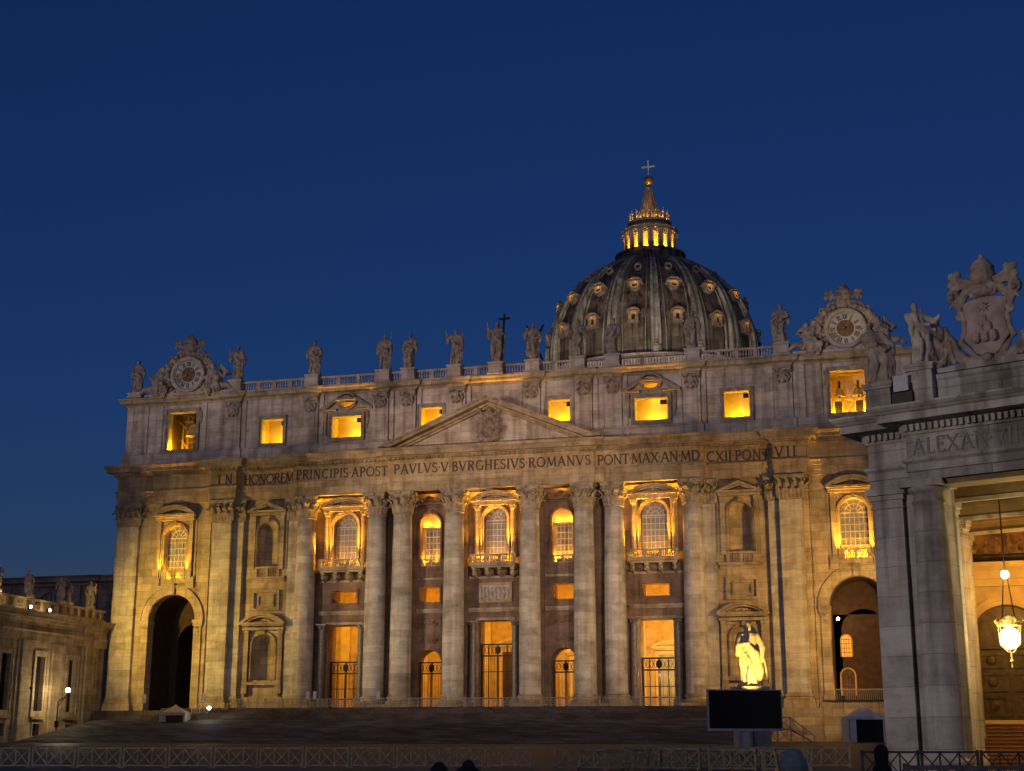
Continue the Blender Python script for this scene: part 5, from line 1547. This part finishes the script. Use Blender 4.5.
# soffit of the front opening and inner rows, following the oblique passage
q = MB(); q.box(3.7, -.95, 12.55, 8.5, .3, 12.79)
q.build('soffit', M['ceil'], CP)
inn = empty('passage', None, None); inn.parent = CP
for yl, x in ((5, 1.75), (11, -.05), (16.8, -2.1)):
    q = MB()
    pil(q, x - 1.5, x, yl, yl + 1.2); pil(q, x + 6.2, x + 7.7, yl, yl + 1.2)
    q.build('pilaster', M['colon_in'] if 'colon_in' in M else C, inn)
    q = MB(); q.box(x - 1.7, yl - .05, 12.8, x + 7.9, yl + 1.25, 13.3); q.box(x - 1.7, yl + .05, 13.3, x + 7.9, yl + 1.2, 14.4); q.box(x - 1.7, yl - .25, 13.3, x + 7.9, yl + .045, 13.5)
    e_ = MB(); e_.box(x - .1, yl - .12, 12.62, x + 7.9, yl - .052, 12.82); e_.build('beam_edge', C, inn)
    q.tube([(x - .06, yl + .2, 12.75), (x + .12, yl + .2, 12.6), (x + .1, yl + .2, 12.35), (x - .05, yl + .2, 12.2)], .16, 8)
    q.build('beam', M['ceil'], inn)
q = MB()
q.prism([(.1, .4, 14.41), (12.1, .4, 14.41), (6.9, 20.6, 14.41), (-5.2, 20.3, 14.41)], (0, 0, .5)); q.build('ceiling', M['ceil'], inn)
q = MB(); q.prism([(-2, -2.2, -.3), (14, -2.2, -.3), (9, 24, -.3), (-8, 24, -.3)], (0, 0, .28)); q.build('floor', M['step'], inn)
# the door wall: own frame, perpendicular to the passage
DW = empty('door_wall', None, None); DW.parent = CP
DW.location = (-3.95, 19.1, 0); DW.rotation_euler = (0, 0, R(18.3))
O_ = M['ochre']
dc = 2.95
q = MB(); q.slab(rect(-1.2, 0, 7.2, 14.4), [arch(dc, 2.5, 6.9, 2.05)], .0, 1.4); q.build('wall', O_, DW)
q = MB()
for e0, e1, p in ((.02, .26, .18), (.26, .5, .3)):
    o = arch(dc, 6.9, 6.9, 2.05 + e1); i = arch(dc, 6.9, 6.9, 2.05 + e0); q.xz(o + i[::-1], -p, -.003)
for s in (-1, 1):
    x = dc + s * 2.3; q.box(x - .3, -.26, 2.5, x + .3, -.003, 6.65); q.box(x - .38, -.36, 6.6, x + .38, -.004, 6.88); q.box(x - .4, -.36, 2.5, x + .4, -.005, 3.0)
    x = dc + s * 3.05; q.box(x - .38, -.4, 1.3, x + .38, -.003, 10.0); q.box(x - .46, -.5, 9.55, x + .46, -.004, 9.98); q.box(x - .5, -.52, 1.0, x + .5, -.005, 1.8)
q.build('door_surround', O_, DW)
MB().sweep([(-1, -.1), (6.9, -.1)], [(-.1, 10.0), (.32, 10.0), (.32, 10.4), (.38, 10.42), (.38, 10.9), (.7, 11.15), (.8, 11.35), (-.1, 11.4)]).build('entablature', O_, DW)
q = MB(); q.slab(rect(.2, 11.5, 6.6, 13.6), [rect(.45, 11.75, 6.35, 13.35)], -.3, -.003); fr = q.build('picture_frame', M['door'], DW)
MB().box(.44, -.06, 11.74, 6.36, -.005, 13.36).build('painted_panel', M['mosaic'], fr)
q = MB()
for k in range(9):
    x = .8 + .66 * k; h_ = .75 + .25 * math.sin(k * 2.1)
    q.ell((x, -.06, 11.95 + h_ / 2), (.19 + .05 * math.sin(k * 3), .05, h_ / 2), 8, 6); q.ell((x + .05 * math.sin(k), -.06, 12.05 + h_), (.09, .04, .1), 8, 5)
q.build('painted_figures', M['fig'], fr)
q = MB(); q.xz(arch(dc, 2.5, 6.9, 2.04), .7, .8)
dd = q.build('bronze_door', M['door'], DW)
q = MB()
q.box(dc - .05, .58, 2.5, dc + .05, .7, 6.6); q.box(dc - 2.03, .56, 6.5, dc + 2.03, .7, 6.7)
for s in (-1, 1):
    for z0, z1 in ((2.7, 3.9), (4.1, 5.2), (5.4, 6.3)):
        q.slab(rect(dc + s * 1.02 - .8, z0, dc + s * 1.02 + .8, z1), [rect(dc + s * 1.02 - .62, z0 + .18, dc + s * 1.02 + .62, z1 - .18)], .62, .7)
        q.ell((dc + s * 1.02, .69, (z0 + z1) / 2), (.3, .06, .3), 8, 5)
q.build('door_panelling', M['door'], dd)
q = MB()
for k in range(11):
    q.box(-1.0, -3.9 + .33 * k, -.02, 6.9, .8, .24 + .2 * k); q.box(-1.0, -4.0 + .33 * k, .24 + .2 * k + .002, 6.9, -3.5 + .33 * k, .3 + .2 * k)
q.build('door_steps', M['door_step'], DW)
# parapet and curved base above the cornice
q = MB()
q.sweep([(3.45, .3), (9.6, .3)], [(-.7, 16.3), (.0, 16.3), (0, 17.6), (.1, 17.7), (.1, 17.9), (-.7, 18.0)])
q.box(.4, .5, 16.3, 3.0, 1.1, 17.5); q.box(9.9, .5, 16.3, 12, 1.1, 17.5)
q.xz([(3.6, 17.9)] + [(3.6 + 4.9 * k / 12, 18.1 + .12 * math.sin(pi * k / 12)) for k in range(13)] + [(8.5, 17.9)], .02, 1.1)
q.build('parapet', C, CP)
for x0, x1, zt in ((.1, 1.3, 17.85), (2.2, 3.36, 18.45), (9.7, 10.86, 18.45), (11, 12.2, 17.85)):
    q = MB(); q.box(x0, -.1, 16.2, x1, 1.1, zt - .3); q.box(x0 - .1, -.2, zt - .3, x1 + .1, 1.2, zt - .15); q.box(x0 - .15, -.25, zt - .15, x1 + .15, 1.25, zt); q.box(x0 - .08, -.18, 16.2, x1 + .08, 1.15, 16.5)
    q.build('statue_pedestal', C, CP)

def cpt(x, y, z):
    v_ = Matrix.Rotation(pth, 4, 'Z') @ Vector((x, y, z)) + Vector((51.7, -116.4, -5.1))
    return tuple(v_)
# coat of arms
CA = empty('coat_of_arms', 'large carved stone shield with star, six hills, tiara and keys on the colonnade parapet', 'coat of arms', cpt(5.95, .5, 18.05), pth)
CA.scale = (.93, .93, .87)
q = MB()
out = [(0, .35), (.55, .6), (.85, 1.1), (1.15, 1.45), (1.0, 1.9), (.95, 2.5), (1.1, 3.05), (1.15, 3.4), (.75, 3.55), (0, 3.7)]
out = out + [(-x, z) for x, z in out[-2:0:-1]]
def swell(poly, y0, dep):
    rws = [[(x * k, y0 - dep * (1 - k) ** .6 if k < 1 else y0, 2.1 + (z - 2.1) * k) for x, z in poly] for k in (1, .97, .8, .55, .3, .1)]
    rws.insert(0, [(x, y0 + .5, z) for x, z in poly]); return rws
q.rows(swell(out, -.25, .38)); q.build('shield', M['shieldm'], CA)
q = MB()
for x, z in ((0, 2.35), (-.22, 1.95), (.22, 1.95), (-.42, 1.5), (0, 1.5), (.42, 1.5)):
    q.capsule((x, -.55, z - .22), (x, -.58, z + .05), .21, .18, 8)
for k in range(8):
    a = pi * k / 4; q.tube([(0, -.55, 3.0), (.3 * math.cos(a), -.55, 3.0 + .3 * math.sin(a))], [.09, .02], 5)
q.build('hills_and_star', M['shieldm'], CA)
q = MB(); rr = random.Random(3)
for s in (-1, 1):
    q.tube([(s * x, -.2, z) for x, z in ((.1, .25), (.6, .42), (1.0, .95), (1.3, 1.35), (1.12, 1.9), (1.08, 2.5), (1.25, 3.0), (1.38, 3.4), (1.15, 3.65))], [.12, .14, .15, .16, .13, .13, .15, .17, .12], 8)
    volute(q, (s * 1.2, -.25, 3.45), (s, 0, 0), .26, .13); volute(q, (s * 1.25, -.25, 2.75), (s, 0, 0), .22, .11)
    volute(q, (s * .5, -.35, 3.85), (-s, 0, 0), .26, .13)
    q.tube([(s * 1.2, -.2, 3.5), (s * .9, -.3, 4.0), (s * .4, -.4, 4.2), (0, -.42, 4.25)], [.2, .22, .2, .2], 8)
    # lower scroll wings
    q.tube([(s * x, -.1, z) for x, z in ((.3, .2), (1.1, .25), (1.6, .8), (1.75, 1.45), (1.95, 1.75), (2.15, 1.55), (2.05, 1.3))], [.3, .32, .3, .22, .2, .17, .1], 8)
    q.tube([(s * x, -.05, z) for x, z in ((2.1, 1.6), (2.1, 1.0), (2.35, .5), (2.6, .2))], [.16, .2, .22, .2], 8)
    q.ell((s * 2.6, -.1, .3), (.3, .3, .3), 8, 6)
    for k in range(9): q.ell((s * (1.65 + .55 * k / 9 * .5 + .1 * rr.random()), -.35, .3 + .14 * k), (.16, .14, .1), 6, 4)
    # keys, drapery, cherub heads
    q.tube([(s * -.7, -.2, 3.9), (s * 1.35, -.25, 4.9)], .12, 6)
    for dx, dz in ((1.3, 4.85), (1.55, 5.05), (1.6, 4.6), (1.25, 5.1)): q.ell((s * dx, -.25, dz), (.2, .15, .2), 8, 5)
    q.tube([(s * .5, -.1, 4.4), (s * 1.2, -.1, 4.5), (s * 1.6, -.1, 4.2), (s * 1.7, -.1, 3.9)], [.2, .26, .22, .12], 6)
    q.ell((s * 1.55, -.2, 3.95), (.34, .3, .36), 10, 7); q.ell((s * 1.55, -.45, 3.85), .16, 8, 5)
    q.tube([(s * 1.4, -.2, 3.7), (s * 1.75, -.25, 3.3)], [.16, .05], 6)
q.ell((0, -.5, .3), (.28, .22, .24), 10, 6); q.ell((0, -.35, 3.9), (.6, .35, .3), 12, 7)
q.lathe([(.5, 0), (.62, .08), (.55, .22), (.6, .5), (.66, .58), (.57, .66), (.55, .95), (.6, 1.02), (.5, 1.12), (.36, 1.35), (.15, 1.5)], 14, (0, -.2, 4.25))
q.ell((0, -.2, 5.85), .14, 8, 6)
remesh(q, .04, M['sculpt'], 'scrollwork_and_tiara', CA, .03, 3.5, 1)

# statues on the pedestals
GC = 'stone saints on the colonnade end'
statue('colonnade_statue', 'weathered dark stone saint in heavy drapery nearest the lit right bell opening, on the colonnade', cpt(.7, .4, 17.85), 3.2, R(-10), GC, 'sculpt', .04, seed=31, width=1.2, lean=-.12, aL=((-.16, -.05, .62), (-.04, -.13, .6)), aR=((.18, -.03, .58), (.1, -.14, .5)))
statue('colonnade_statue', 'pale stone saint pressing hands forward beside the carved shield', cpt(2.8, .3, 18.45), 3.1, R(20), GC, 'sculpt_pale', .04, seed=32, width=1.0, lean=-.06, aL=((-.14, -.05, .62), (.06, -.16, .6)), aR=((.2, -.06, .68), (.26, -.12, .74)))
statue('colonnade_statue', 'stone saint half hidden behind the pale one beside the carved shield', cpt(2.05, 4.2, 18.7), 3.2, R(0), GC, 'sculpt', .045, seed=33, props=[staff(-.2, -.1, .2, 1.12, .01)], aL=((-.18, -.03, .6), (-.2, -.1, .7)), ped=(1.1, 1.6))
# loudspeaker box
LS = empty('light_box', 'small pale grey box fixture on the colonnade cornice between two statues', 'floodlight', cpt(1.95, -.2, 17.1), pth)
q = MB(); q.box(-.36, -.2, .12, .36, .2, .85); q.box(-.4, -.16, .82, .4, .24, .88); q.build('housing', M['alu'], LS)
q = MB(); q.box(-.5, -.1, -.7, .5, .3, .08); q.tube([(-.42, 0, .05), (-.42, 0, .5)], .03); q.tube([(.42, 0, .05), (.42, 0, .5)], .03); q.build('bracket', M['iron'], LS)
# hanging lantern with its upper lamp
HL = empty('hanging_lantern', 'big glowing globe lantern hanging on a long rod in the colonnade passage', 'lantern', cpt(2.82, 9, 0), pth)
q = MB(); q.tube([(0, 0, 14.4), (0, 0, 9.6)], .035)
for s in (-1, 1): q.tube([(s * .1, 0, 9.3), (s * .34, 0, 7.0)], .03)
q.tube([(-.12, 0, 9.3), (.12, 0, 9.3)], .04); q.build('rod', M['iron'], HL)
q = MB(); q.lathe([(.12, 1.2), (.5, .95), (.62, .85), (.62, .72), (.5, .7)], 12, (0, 0, 6.2))
for k in range(8):
    a = pi * k / 4; q.tube([(.58 * math.cos(a), .58 * math.sin(a), 6.95), (.72 * math.cos(a), .72 * math.sin(a), 7.15), (.6 * math.cos(a), .6 * math.sin(a), 7.3)], [.05, .06, .02], 5)
for k in range(6):
    a = pi * k / 3; q.tube([(.56 * math.cos(a), .56 * math.sin(a), 6.9), (.5 * math.cos(a), .5 * math.sin(a), 6.0), (.1 * math.cos(a), .1 * math.sin(a), 5.6)], .025, 5)
q.tube([(0, 0, 5.65), (0, 0, 4.9)], .04); q.ell((0, 0, 5.2), .1, 8, 5); q.build('cage', M['bronze'], HL)
q = MB(); q.smooth = True; q.ell((0, 0, 6.32), (.5, .5, .54), 18, 12); q.build('globe', M['globe'], HL)
q = MB(); q.smooth = True; q.ell((0, 0, 9.45), .2, 12, 8); q.build('upper_bulb', M['bulbw'], HL)
p = cpt(2.82, 8.2, 6.3); lamp('lantern_light', p, 560, (1, .6, .18), .35)
p = cpt(2.82, 8.6, 9.5); lamp('lantern_light', p, 350, (1, .68, .26), .15)
p = cpt(1.2, 15.3, 9); lamp('lantern_light', p, 1300, (1, .5, .08), .2)
p = cpt(7.0, 2.6, 10.5); lamp('lantern_light', p, 330, (1, .74, .32), .2)

# ================================================================== saint on the piazza, screen, tents
SP = statue('saint_statue', 'brilliantly floodlit marble saint with one arm across its chest behind the big screen', (39.6, -57.0, .72), 5.75, R(28), None, 'sculpt_pale', .06, seed=41, width=1.08, hair=.01, aL=((-.19, -.05, .62), (-.08, -.14, .64)), aR=((.2, -.03, .6), (.19, -.08, .42)), ped=(2.4, 5.5), props=[('sword', lambda q, H: q.bar((.2 * H, -.1 * H, .43 * H), (.24 * H, -.14 * H, .05 * H), .02 * H, .012 * H))])
FLD = empty('ground_floodlight', 'small black floodlight aimed up at the saint, hidden behind the screen', 'floodlight', (40.2, -61.5, gz(-61.5)), R(10))
q = MB(); q.box(-.4, -.3, 0, .4, .3, .1); q.tube([(0, 0, .1), (0, 0, 2.6)], .05); q.box(-.35, -.2, 2.4, .35, .2, 2.9); q.build('housing', M['iron'], FLD)
spot('saint_floodlight', (40.6, -60.9, -.5), (39.65, -57.3, 3.3), 8000, (1, .62, .10), 56, .8, .12)

SC = empty('video_screen', 'large switched-off black screen in a grey frame on one thick post', 'screen', (40.05, -65.9, gz(-65.9)), R(22))
zb = -3.05 - gz(-65.9); W2, Hs = 3.08, 3.28
MB().box(-W2 + .1, -.02, zb + .2, W2 - .1, .1, zb + Hs - .1).build('display', M['screen'], SC)
q = MB(); q.slab(rect(-W2, zb, W2, zb + Hs), [rect(-W2 + .09, zb + .19, W2 - .09, zb + Hs - .09)], -.06, .3); q.box(-W2 + .05, .11, zb + .05, W2 - .05, .28, zb + Hs - .05); q.build('frame', M['alu'], SC)
q = MB(); q.box(-.2, .02, .2, .2, .4, zb - .002); q.box(-.26, -.08, zb - .9, .26, .018, zb - .1); q.box(-.6, -.5, .0, .6, .6, .2); q.build('post', M['alu'], SC)

def tent(name, label, loc, wd, hw, hp, rz=0, mat='canvas'):
    root = empty(name, label, 'tent', loc, rz, None)
    q = MB(); n = 9; rws = []
    for k in range(n):
        t = k / (n - 1); s = wd / 2 * (1 - t) ** 1.35 + .02; rws.append([(-s, -s, hw + (hp - hw) * t), (s, -s, hw + (hp - hw) * t), (s, s, hw + (hp - hw) * t), (-s, s, hw + (hp - hw) * t)])
    q.rows(rws); q.sweep([(-wd / 2, -wd / 2), (wd / 2, -wd / 2), (wd / 2, wd / 2), (-wd / 2, wd / 2)], [(-.02, hw - .35), (.02, hw - .35), (.02, hw + .02), (-.02, hw + .02)], True)
    q.build('roof', M[mat], root)
    for sx in (-1, 1):
        for sy in (-1, 1):
            MB().cbox(sx * (wd / 2 - .08), sy * (wd / 2 - .08), 0, .12, .12, hw - .02).build('pole', M['alu'], root)
    q = MB(); q.box(-wd / 2 + .1, wd / 2 - .06, 0, wd / 2 - .1, wd / 2 - .02, hw - .05); q.box(-wd / 2 + .02, -wd / 2 + .2, 0, -wd / 2 + .05, wd / 2 - .2, hw - .05); q.box(wd / 2 - .05, -wd / 2 + .2, 0, wd / 2 - .02, wd / 2 - .2, hw - .05)
    q.build('side_sheet', M[mat], root)
    q = MB(); q.box(-wd / 2 + .85, -wd / 2 + .02, 0, wd / 2 - .3, -wd / 2 + .06, hw - .45); q.build('entrance_shade', M['black'], root)  # black sheet across the doorway stands in for the shade inside
    q = MB(); q.box(-wd / 2 + .1, -wd / 2 + .02, 0, -wd / 2 + .84, -wd / 2 + .05, hw - .36); q.build('front_sheet', M[mat], root)
    q = MB(); q.box(wd / 2 - .29, -wd / 2 + .02, 0, wd / 2 - .1, -wd / 2 + .05, hw - .36); q.build('front_sheet', M[mat], root)
    return root
tent('marquee_tent', 'white peaked marquee with a dark entrance under the right archway', (47.6, -9.7, gz(-9.7)), 4.2, 2.9, 4.3, R(14))
tent('gazebo_tent', 'small dark peaked gazebo in front of the left archway', (-41.2, -8.8, -1.6), 3.4, 1.2, 2.3, R(14), 'rail')

# street lamp by the left corridor
SL = empty('street_lamp', 'dark lamp post with one glowing globe on a curved arm by the corridor', 'street lamp', (-54.2, -16.3, -3.6))
q = MB(); q.lathe([(.22, 0), (.22, .4), (.12, .6), (.08, 1.0), (.07, 4.6)], 8); q.box(-.22, -.15, 1.3, .22, .15, 2.1); q.build('post', M['iron'], SL)
q = MB(); q.tube([(0, 0, 4.4), (.15, 0, 4.75), (.6, 0, 4.9), (1.15, 0, 5.3), (1.35, 0, 5.55)], .06); q.tube([(0, 0, 3.9), (.5, 0, 4.5), (1.1, 0, 5.25)], .04)
for k in range(3): q.ell((.35 + .3 * k, 0, 4.75 + .18 * k), .12, 6, 4)
q.tube([(1.35, 0, 5.45), (1.35, 0, 5.75)], [.14, .2], 8); q.build('bracket_arm', M['iron'], SL)
q = MB(); q.smooth = True; q.ell((1.35, 0, 5.98), .3, 14, 10); q.build('globe', M['bulbw'], SL)
lamp('street_light', (-53.1, -16.3, 2.35), 1500, (1, .74, .32), .3)
BL = empty('work_light', 'glaring white work lamp on a short stand by the left archway', 'lamp', (-36.6, -8.2, -1.3))
q = MB(); q.tube([(0, 0, 0), (0, 0, 1.35)], .04); q.tube([(-.4, 0, 0), (0, 0, .5)], .03); q.tube([(.4, 0, 0), (0, 0, .5)], .03); q.box(-.2, -.1, 1.3, .2, .15, 1.6); q.build('stand', M['iron'], BL)
q = MB(); q.ell((0, -.12, 1.5), (.26, .1, .22), 10, 7); q.build('lamp_glass', M['bulbw'], BL)
lamp('work_light', (-36.6, -8.9, .15), 160, (1, .93, .78), .15)
WL = empty('wall_lantern', 'small white lamp fixed beside a tall corridor window', 'lamp', wing_pt(16.6, .35, 2.6), th)
q = MB(); q.box(-.08, -.4, -.1, .08, 0, .1); q.lathe([(.05, -.3), (.12, -.15), (.1, .12), (.02, .2)], 8); q.build('bracket', M['iron'], WL)
MB().ell((0, 0, 0), .09, 8, 6).build('bulb', M['bulbw'], WL)

# sign plates on posts at the platform
def sign(label, x, y, z, h=2.6):
    root = empty('sign_post', label, 'sign', (x, y, z), R(14), 'small signs on the steps')
    MB().tube([(0, 0, 0), (0, 0, h)], .04).build('post', M['iron'], root)
    MB().box(-.3, -.05, h - 1.2, .3, -.01, h).build('plate', M['rail'], root)
sign('small dark sign at the foot of the leftmost pilaster', -46.2, -8.4, -1.35, 3.4)
sign('small dark sign by the pilaster right of the left archway', -38.9, -5.6, -1.0, 3.2)
for k, (x, lb) in enumerate(((-24.6, 'left one of two pale signs beside the left doorway'), (-23.6, 'right one of two pale signs beside the left doorway'), (-14.6, 'pale sign between the two columns right of the left doorway'))):
    root = empty('sign_post', lb, 'sign', (x, -3.6, .3), R(14), 'small signs on the steps')
    MB().tube([(0, 0, 0), (0, 0, 2.1)], .04).build('post', M['iron'], root); MB().box(-.22, -.05, 1.1, .22, -.01, 2.1).build('plate', M['alu'], root)

# ================================================================== railings and barriers
def platform_panel():
    root = empty('railing_panel', 'low openwork railing panel along the platform edge before the columns', 'railing', (0, 0, 0), 0, 'platform railing panels')
    q = MB(); W = 2.5
    for z in (.15, 1.05): q.box(-W / 2, -.03, z, W / 2, .03, z + .08)
    for x in (-W / 2 + .05, 0, W / 2 - .05): q.box(x - .05, -.04, 0, x + .05, .04, 1.2)
    q.build('frame', M['rail'], root)
    q = MB()
    for s in (-1, 1):
        for j in range(3): ribbon(q, arcpts(s * W / 4, .62, .16 + .13 * j, .1 + .12 * j, 0, 360, 12)[:-1], .035, -.02, .02, True)
    q.build('openwork', M['rail'], root)
    return root
pp = platform_panel(); first = True
xs = [-34.5 + 2.55 * k for k in range(24)]
for x in xs:
    o = pp if first else copy_tree(pp); first = False
    o.location = (x, -3.7, .3)
# stepped-down left end of the railing
for k, (x, z) in enumerate(((-37.0, -.3), (-39.4, -.8))):
    o = copy_tree(pp); o.location = (x, -4.6 - .9 * k, -.3 - .6 * k)

def barrier(mat):
    root = empty('crowd_barrier', 'pale wooden crowd barrier with crossed slats in the row across the square', 'barrier', (0, 0, 0), 0, 'wooden crowd barriers')
    W, H = 2.4, 1.1
    q = MB()
    for x in (-W / 2 + .05, W / 2 - .05): q.box(x - .05, -.05, 0, x + .05, .05, H + .04); q.box(x - .06, -.3, 0, x + .06, .3, .07)
    q.box(-W / 2, -.045, H - .09, W / 2, .045, H); q.box(-W / 2, -.045, .1, W / 2, .045, .18)
    for x in (-W / 6, W / 6): q.box(x - .03, -.035, .18, x + .03, .035, H - .09)
    q.build('frame', M[mat], root)
    q = MB()
    for k in range(3):
        a = -W / 2 + .1 + (W - .2) * k / 3; b = -W / 2 + .1 + (W - .2) * (k + 1) / 3
        q.bar((a, -.02, .18), (b, -.02, H - .09), .055, .025); q.bar((a, .02, H - .09), (b, .02, .18), .055, .025)
    q.build('crossed_slats', M[mat], root)
    return root
bp = barrier('wood'); first = True
P0, P1 = Vector((2.9, -115.0)), Vector((50.5, -102.2)); dv = (P1 - P0).normalized(); n = int((P1 - P0).length / 2.48)
for k in range(n + 1):
    c = P0 + dv * 2.48 * k
    if 13 <= k <= 14: continue
    o = bp if first else copy_tree(bp); first = False
    o.location = (c.x, c.y, gz(c.y)); o.rotation_euler = (0, 0, math.atan2(dv.y, dv.x) + .02 * math.sin(k * 2.3))
# loosely stacked barriers near the screen
rr = random.Random(12)
for k in range(9):
    o = copy_tree(bp); c = Vector((36.0 + 1.35 * k, -110.6 + .9 * rr.random()))
    o.location = (c.x, c.y, gz(c.y)); o.rotation_euler = (R(rr.uniform(-25, 25)), 0, R(rr.uniform(-35, 60)))
    tag(o, 'wooden crowd barrier in the jumbled pile below the big screen', None, 'jumbled crowd barriers')
bd = barrier('wood_dark'); tag(bd, 'dark crowd barrier standing before the foot of the colonnade', None, 'dark barriers by the colonnade'); first = True
for k in range(4):
    o = bd if first else copy_tree(bd); first = False
    o.location = (51.9 + 2.45 * k * .97, -121.8 + .25 * k * 2.45, gz(-121)); o.rotation_euler = (0, 0, R(14))
nr = copy_tree(bp); tag(nr, 'nearest pale wooden barrier, its top rail at the lower right picture edge', None, 'near barriers'); nr.location = (53.75, -154.4, -5.2); nr.rotation_euler = (0, 0, R(14))
nr2 = copy_tree(bp); tag(nr2, 'nearest pale wooden barrier, its top rail at the lower right picture edge', None, 'near barriers'); nr2.location = (56.15, -153.8, -5.2); nr2.rotation_euler = (0, 0, R(14))
# sloping wooden access ramp right of the screen
RA = empty('access_ramp', 'wooden ramp with crossed side slats running down right of the screen', 'ramp', (36.6, -14.0, gz(-14.0)), R(8))
q = MB(); 
for x, h in ((0, 2.9), (1.5, 2.9), (3.0, 2.7), (4.4, 1.6), (5.6, .7)): q.box(x - .07, -.07, 0, x + .07, .07, h)
q.bar((0, 0, 2.8), (3.0, 0, 2.8), .12); q.bar((3, 0, 2.8), (5.7, 0, .7), .12); q.bar((0, 0, 1.6), (3.0, 0, 1.6), .12); q.bar((3, 0, 1.6), (5.2, 0, .1), .12)
q.build('posts_and_rails', M['wood'], RA)
q = MB()
for a, b in ((0, 1.5), (1.5, 3.0)):
    q.bar((a, -.02, 1.6), (b, -.02, 2.8), .09, .03); q.bar((a, .02, 2.8), (b, .02, 1.6), .09, .03); q.bar((a, -.02, .1), (b, -.02, 1.6), .09, .03); q.bar((a, .02, 1.6), (b, .02, .1), .09, .03)
q.bar((3, 0, 2.7), (4.4, 0, .6), .09, .03); q.bar((3, .02, 1.6), (5.4, .02, .8), .09, .03)
q.build('crossed_slats', M['wood'], RA)
q = MB(); q.prism([(0, .1, 1.5), (3, .1, 1.5), (5.6, .1, .05), (5.6, .1, 0), (3, .1, 1.4), (0, .1, 1.4)], (0, 1.6, 0)); q.build('deck', M['wood_dark'], RA)

# ================================================================== people at the bottom edge
def person(label, loc, H, rz, hood=None, hat=False, seed=0):
    root = empty('person', label, 'person', loc, rz, None)
    q = MB(); s = H / 1.75
    for sx in (-1, 1):
        q.capsule((sx * .1 * s, 0, .9 * s), (sx * .11 * s, -.01, .48 * s), .095 * s, .065 * s); q.capsule((sx * .11 * s, -.01, .48 * s), (sx * .11 * s, .02, .08 * s), .062 * s, .042 * s)
        q.ell((sx * .115 * s, -.06 * s, .045 * s), (.05 * s, .13 * s, .045 * s))
        q.capsule((sx * .19 * s, 0, 1.4 * s), (sx * .25 * s, .02, 1.12 * s), .062 * s, .052 * s); q.capsule((sx * .25 * s, .02, 1.12 * s), (sx * .22 * s, -.12 * s, .9 * s), .05 * s, .036 * s)
        q.ell((sx * .215 * s, -.15 * s, .84 * s), (.03 * s, .04 * s, .06 * s))
        for f_ in range(4): q.tube([(sx * (.2 + .015 * f_) * s, -.16 * s, .82 * s), (sx * (.195 + .015 * f_) * s, -.18 * s, .75 * s - .005 * abs(f_ - 1))], .011 * s, 6)
        q.tube([(sx * .19 * s, -.15 * s, .85 * s), (sx * .165 * s, -.19 * s, .8 * s)], .012 * s, 6)
    q.lathe([(.15, .85), (.17, .95), (.15, 1.1), (.165, 1.25), (.18, 1.38), (.12, 1.46), (.06, 1.5), (.052, 1.56)], 16, sx=1.05 * s, sy=.68 * s)
    q.V = [(x, y, z * s if False else z) for x, y, z in q.V]
    q.ell((0, -.01 * s, 1.635 * s), (.073 * s, .092 * s, .112 * s), 14, 10)
    q.ell((0, -.1 * s, 1.62 * s), (.014 * s, .02 * s, .022 * s), 6, 5); q.ell((0, -.09 * s, 1.575 * s), (.024 * s, .012 * s, .008 * s), 6, 4)
    for sx in (-1, 1): q.ell((sx * .074 * s, .005, 1.625 * s), (.012 * s, .02 * s, .03 * s), 6, 5); q.ell((sx * .028 * s, -.085 * s, 1.645 * s), .01 * s, 6, 4)
    remesh(q, .014, M['flesh'], 'body', root)
    c = MB()
    c.lathe([(.205, .62), (.2, .8), (.185, 1.05), (.2, 1.25), (.215, 1.36), (.17, 1.46), (.085, 1.52), (.07, 1.53)], 20, sx=1.08 * s, sy=.76 * s, caps=False)
    for sx in (-1, 1): c.tube([(sx * .18 * s, 0, 1.42 * s), (sx * .26 * s, .02, 1.12 * s), (sx * .228 * s, -.1 * s, .92 * s)], [.085 * s, .075 * s, .06 * s], 10)
    c.build('coat', M['hood' if hood else 'coat'], root)
    t = MB()
    for sx in (-1, 1): t.tube([(sx * .1 * s, 0, .92 * s), (sx * .112 * s, -.01, .5 * s), (sx * .112 * s, .02, .09 * s)], [.112 * s, .085 * s, .075 * s], 10)
    t.build('trousers', M['coat'], root)
    h = MB(); h.smooth = True
    if hood:
        h.rows([[(rx * math.cos(a) * s, (y + .02) * s, (1.635 + cz + rz_ * math.sin(a)) * s) for a in [2 * pi * k / 18 for k in range(18)]] for y, rx, rz_, cz in ((-.085, .085, .12, 0), (-.1, .1, .138, 0), (-.04, .122, .15, .005), (.05, .118, .142, 0), (.11, .07, .09, -.01), (.125, .01, .02, -.01))], True, False)
        h.lathe([(.15, 1.43), (.13, 1.5), (.1, 1.54)], 16, sx=s, sy=s * .9, caps=False)
        h.build('hood', M['hood'], root)
    else:
        h.ell((0, .018 * s, 1.675 * s), (.088 * s, .1 * s, .1 * s), 14, 10); h.ell((0, .05 * s, 1.6 * s), (.08 * s, .06 * s, .09 * s), 12, 8)
        h.build('hair', M['hair'], root)
    return root
person('person in a pale blue hood at the bottom edge, right of the screen', (51.47, -167.85, -5.25), 1.52, R(62), hood=True)
person('person with short dark hair standing at the bottom edge, taller of the central pair', (47.64, -167.75, -5.43), 1.58, R(200))
person('person in black turned sideways at the bottom edge, left one of the central pair', (46.35, -164.9, -5.44), 1.5, R(120))
person('person in black standing before the foot of the colonnade pilaster', (52.08, -149.5, -5.25), 1.3, R(190))
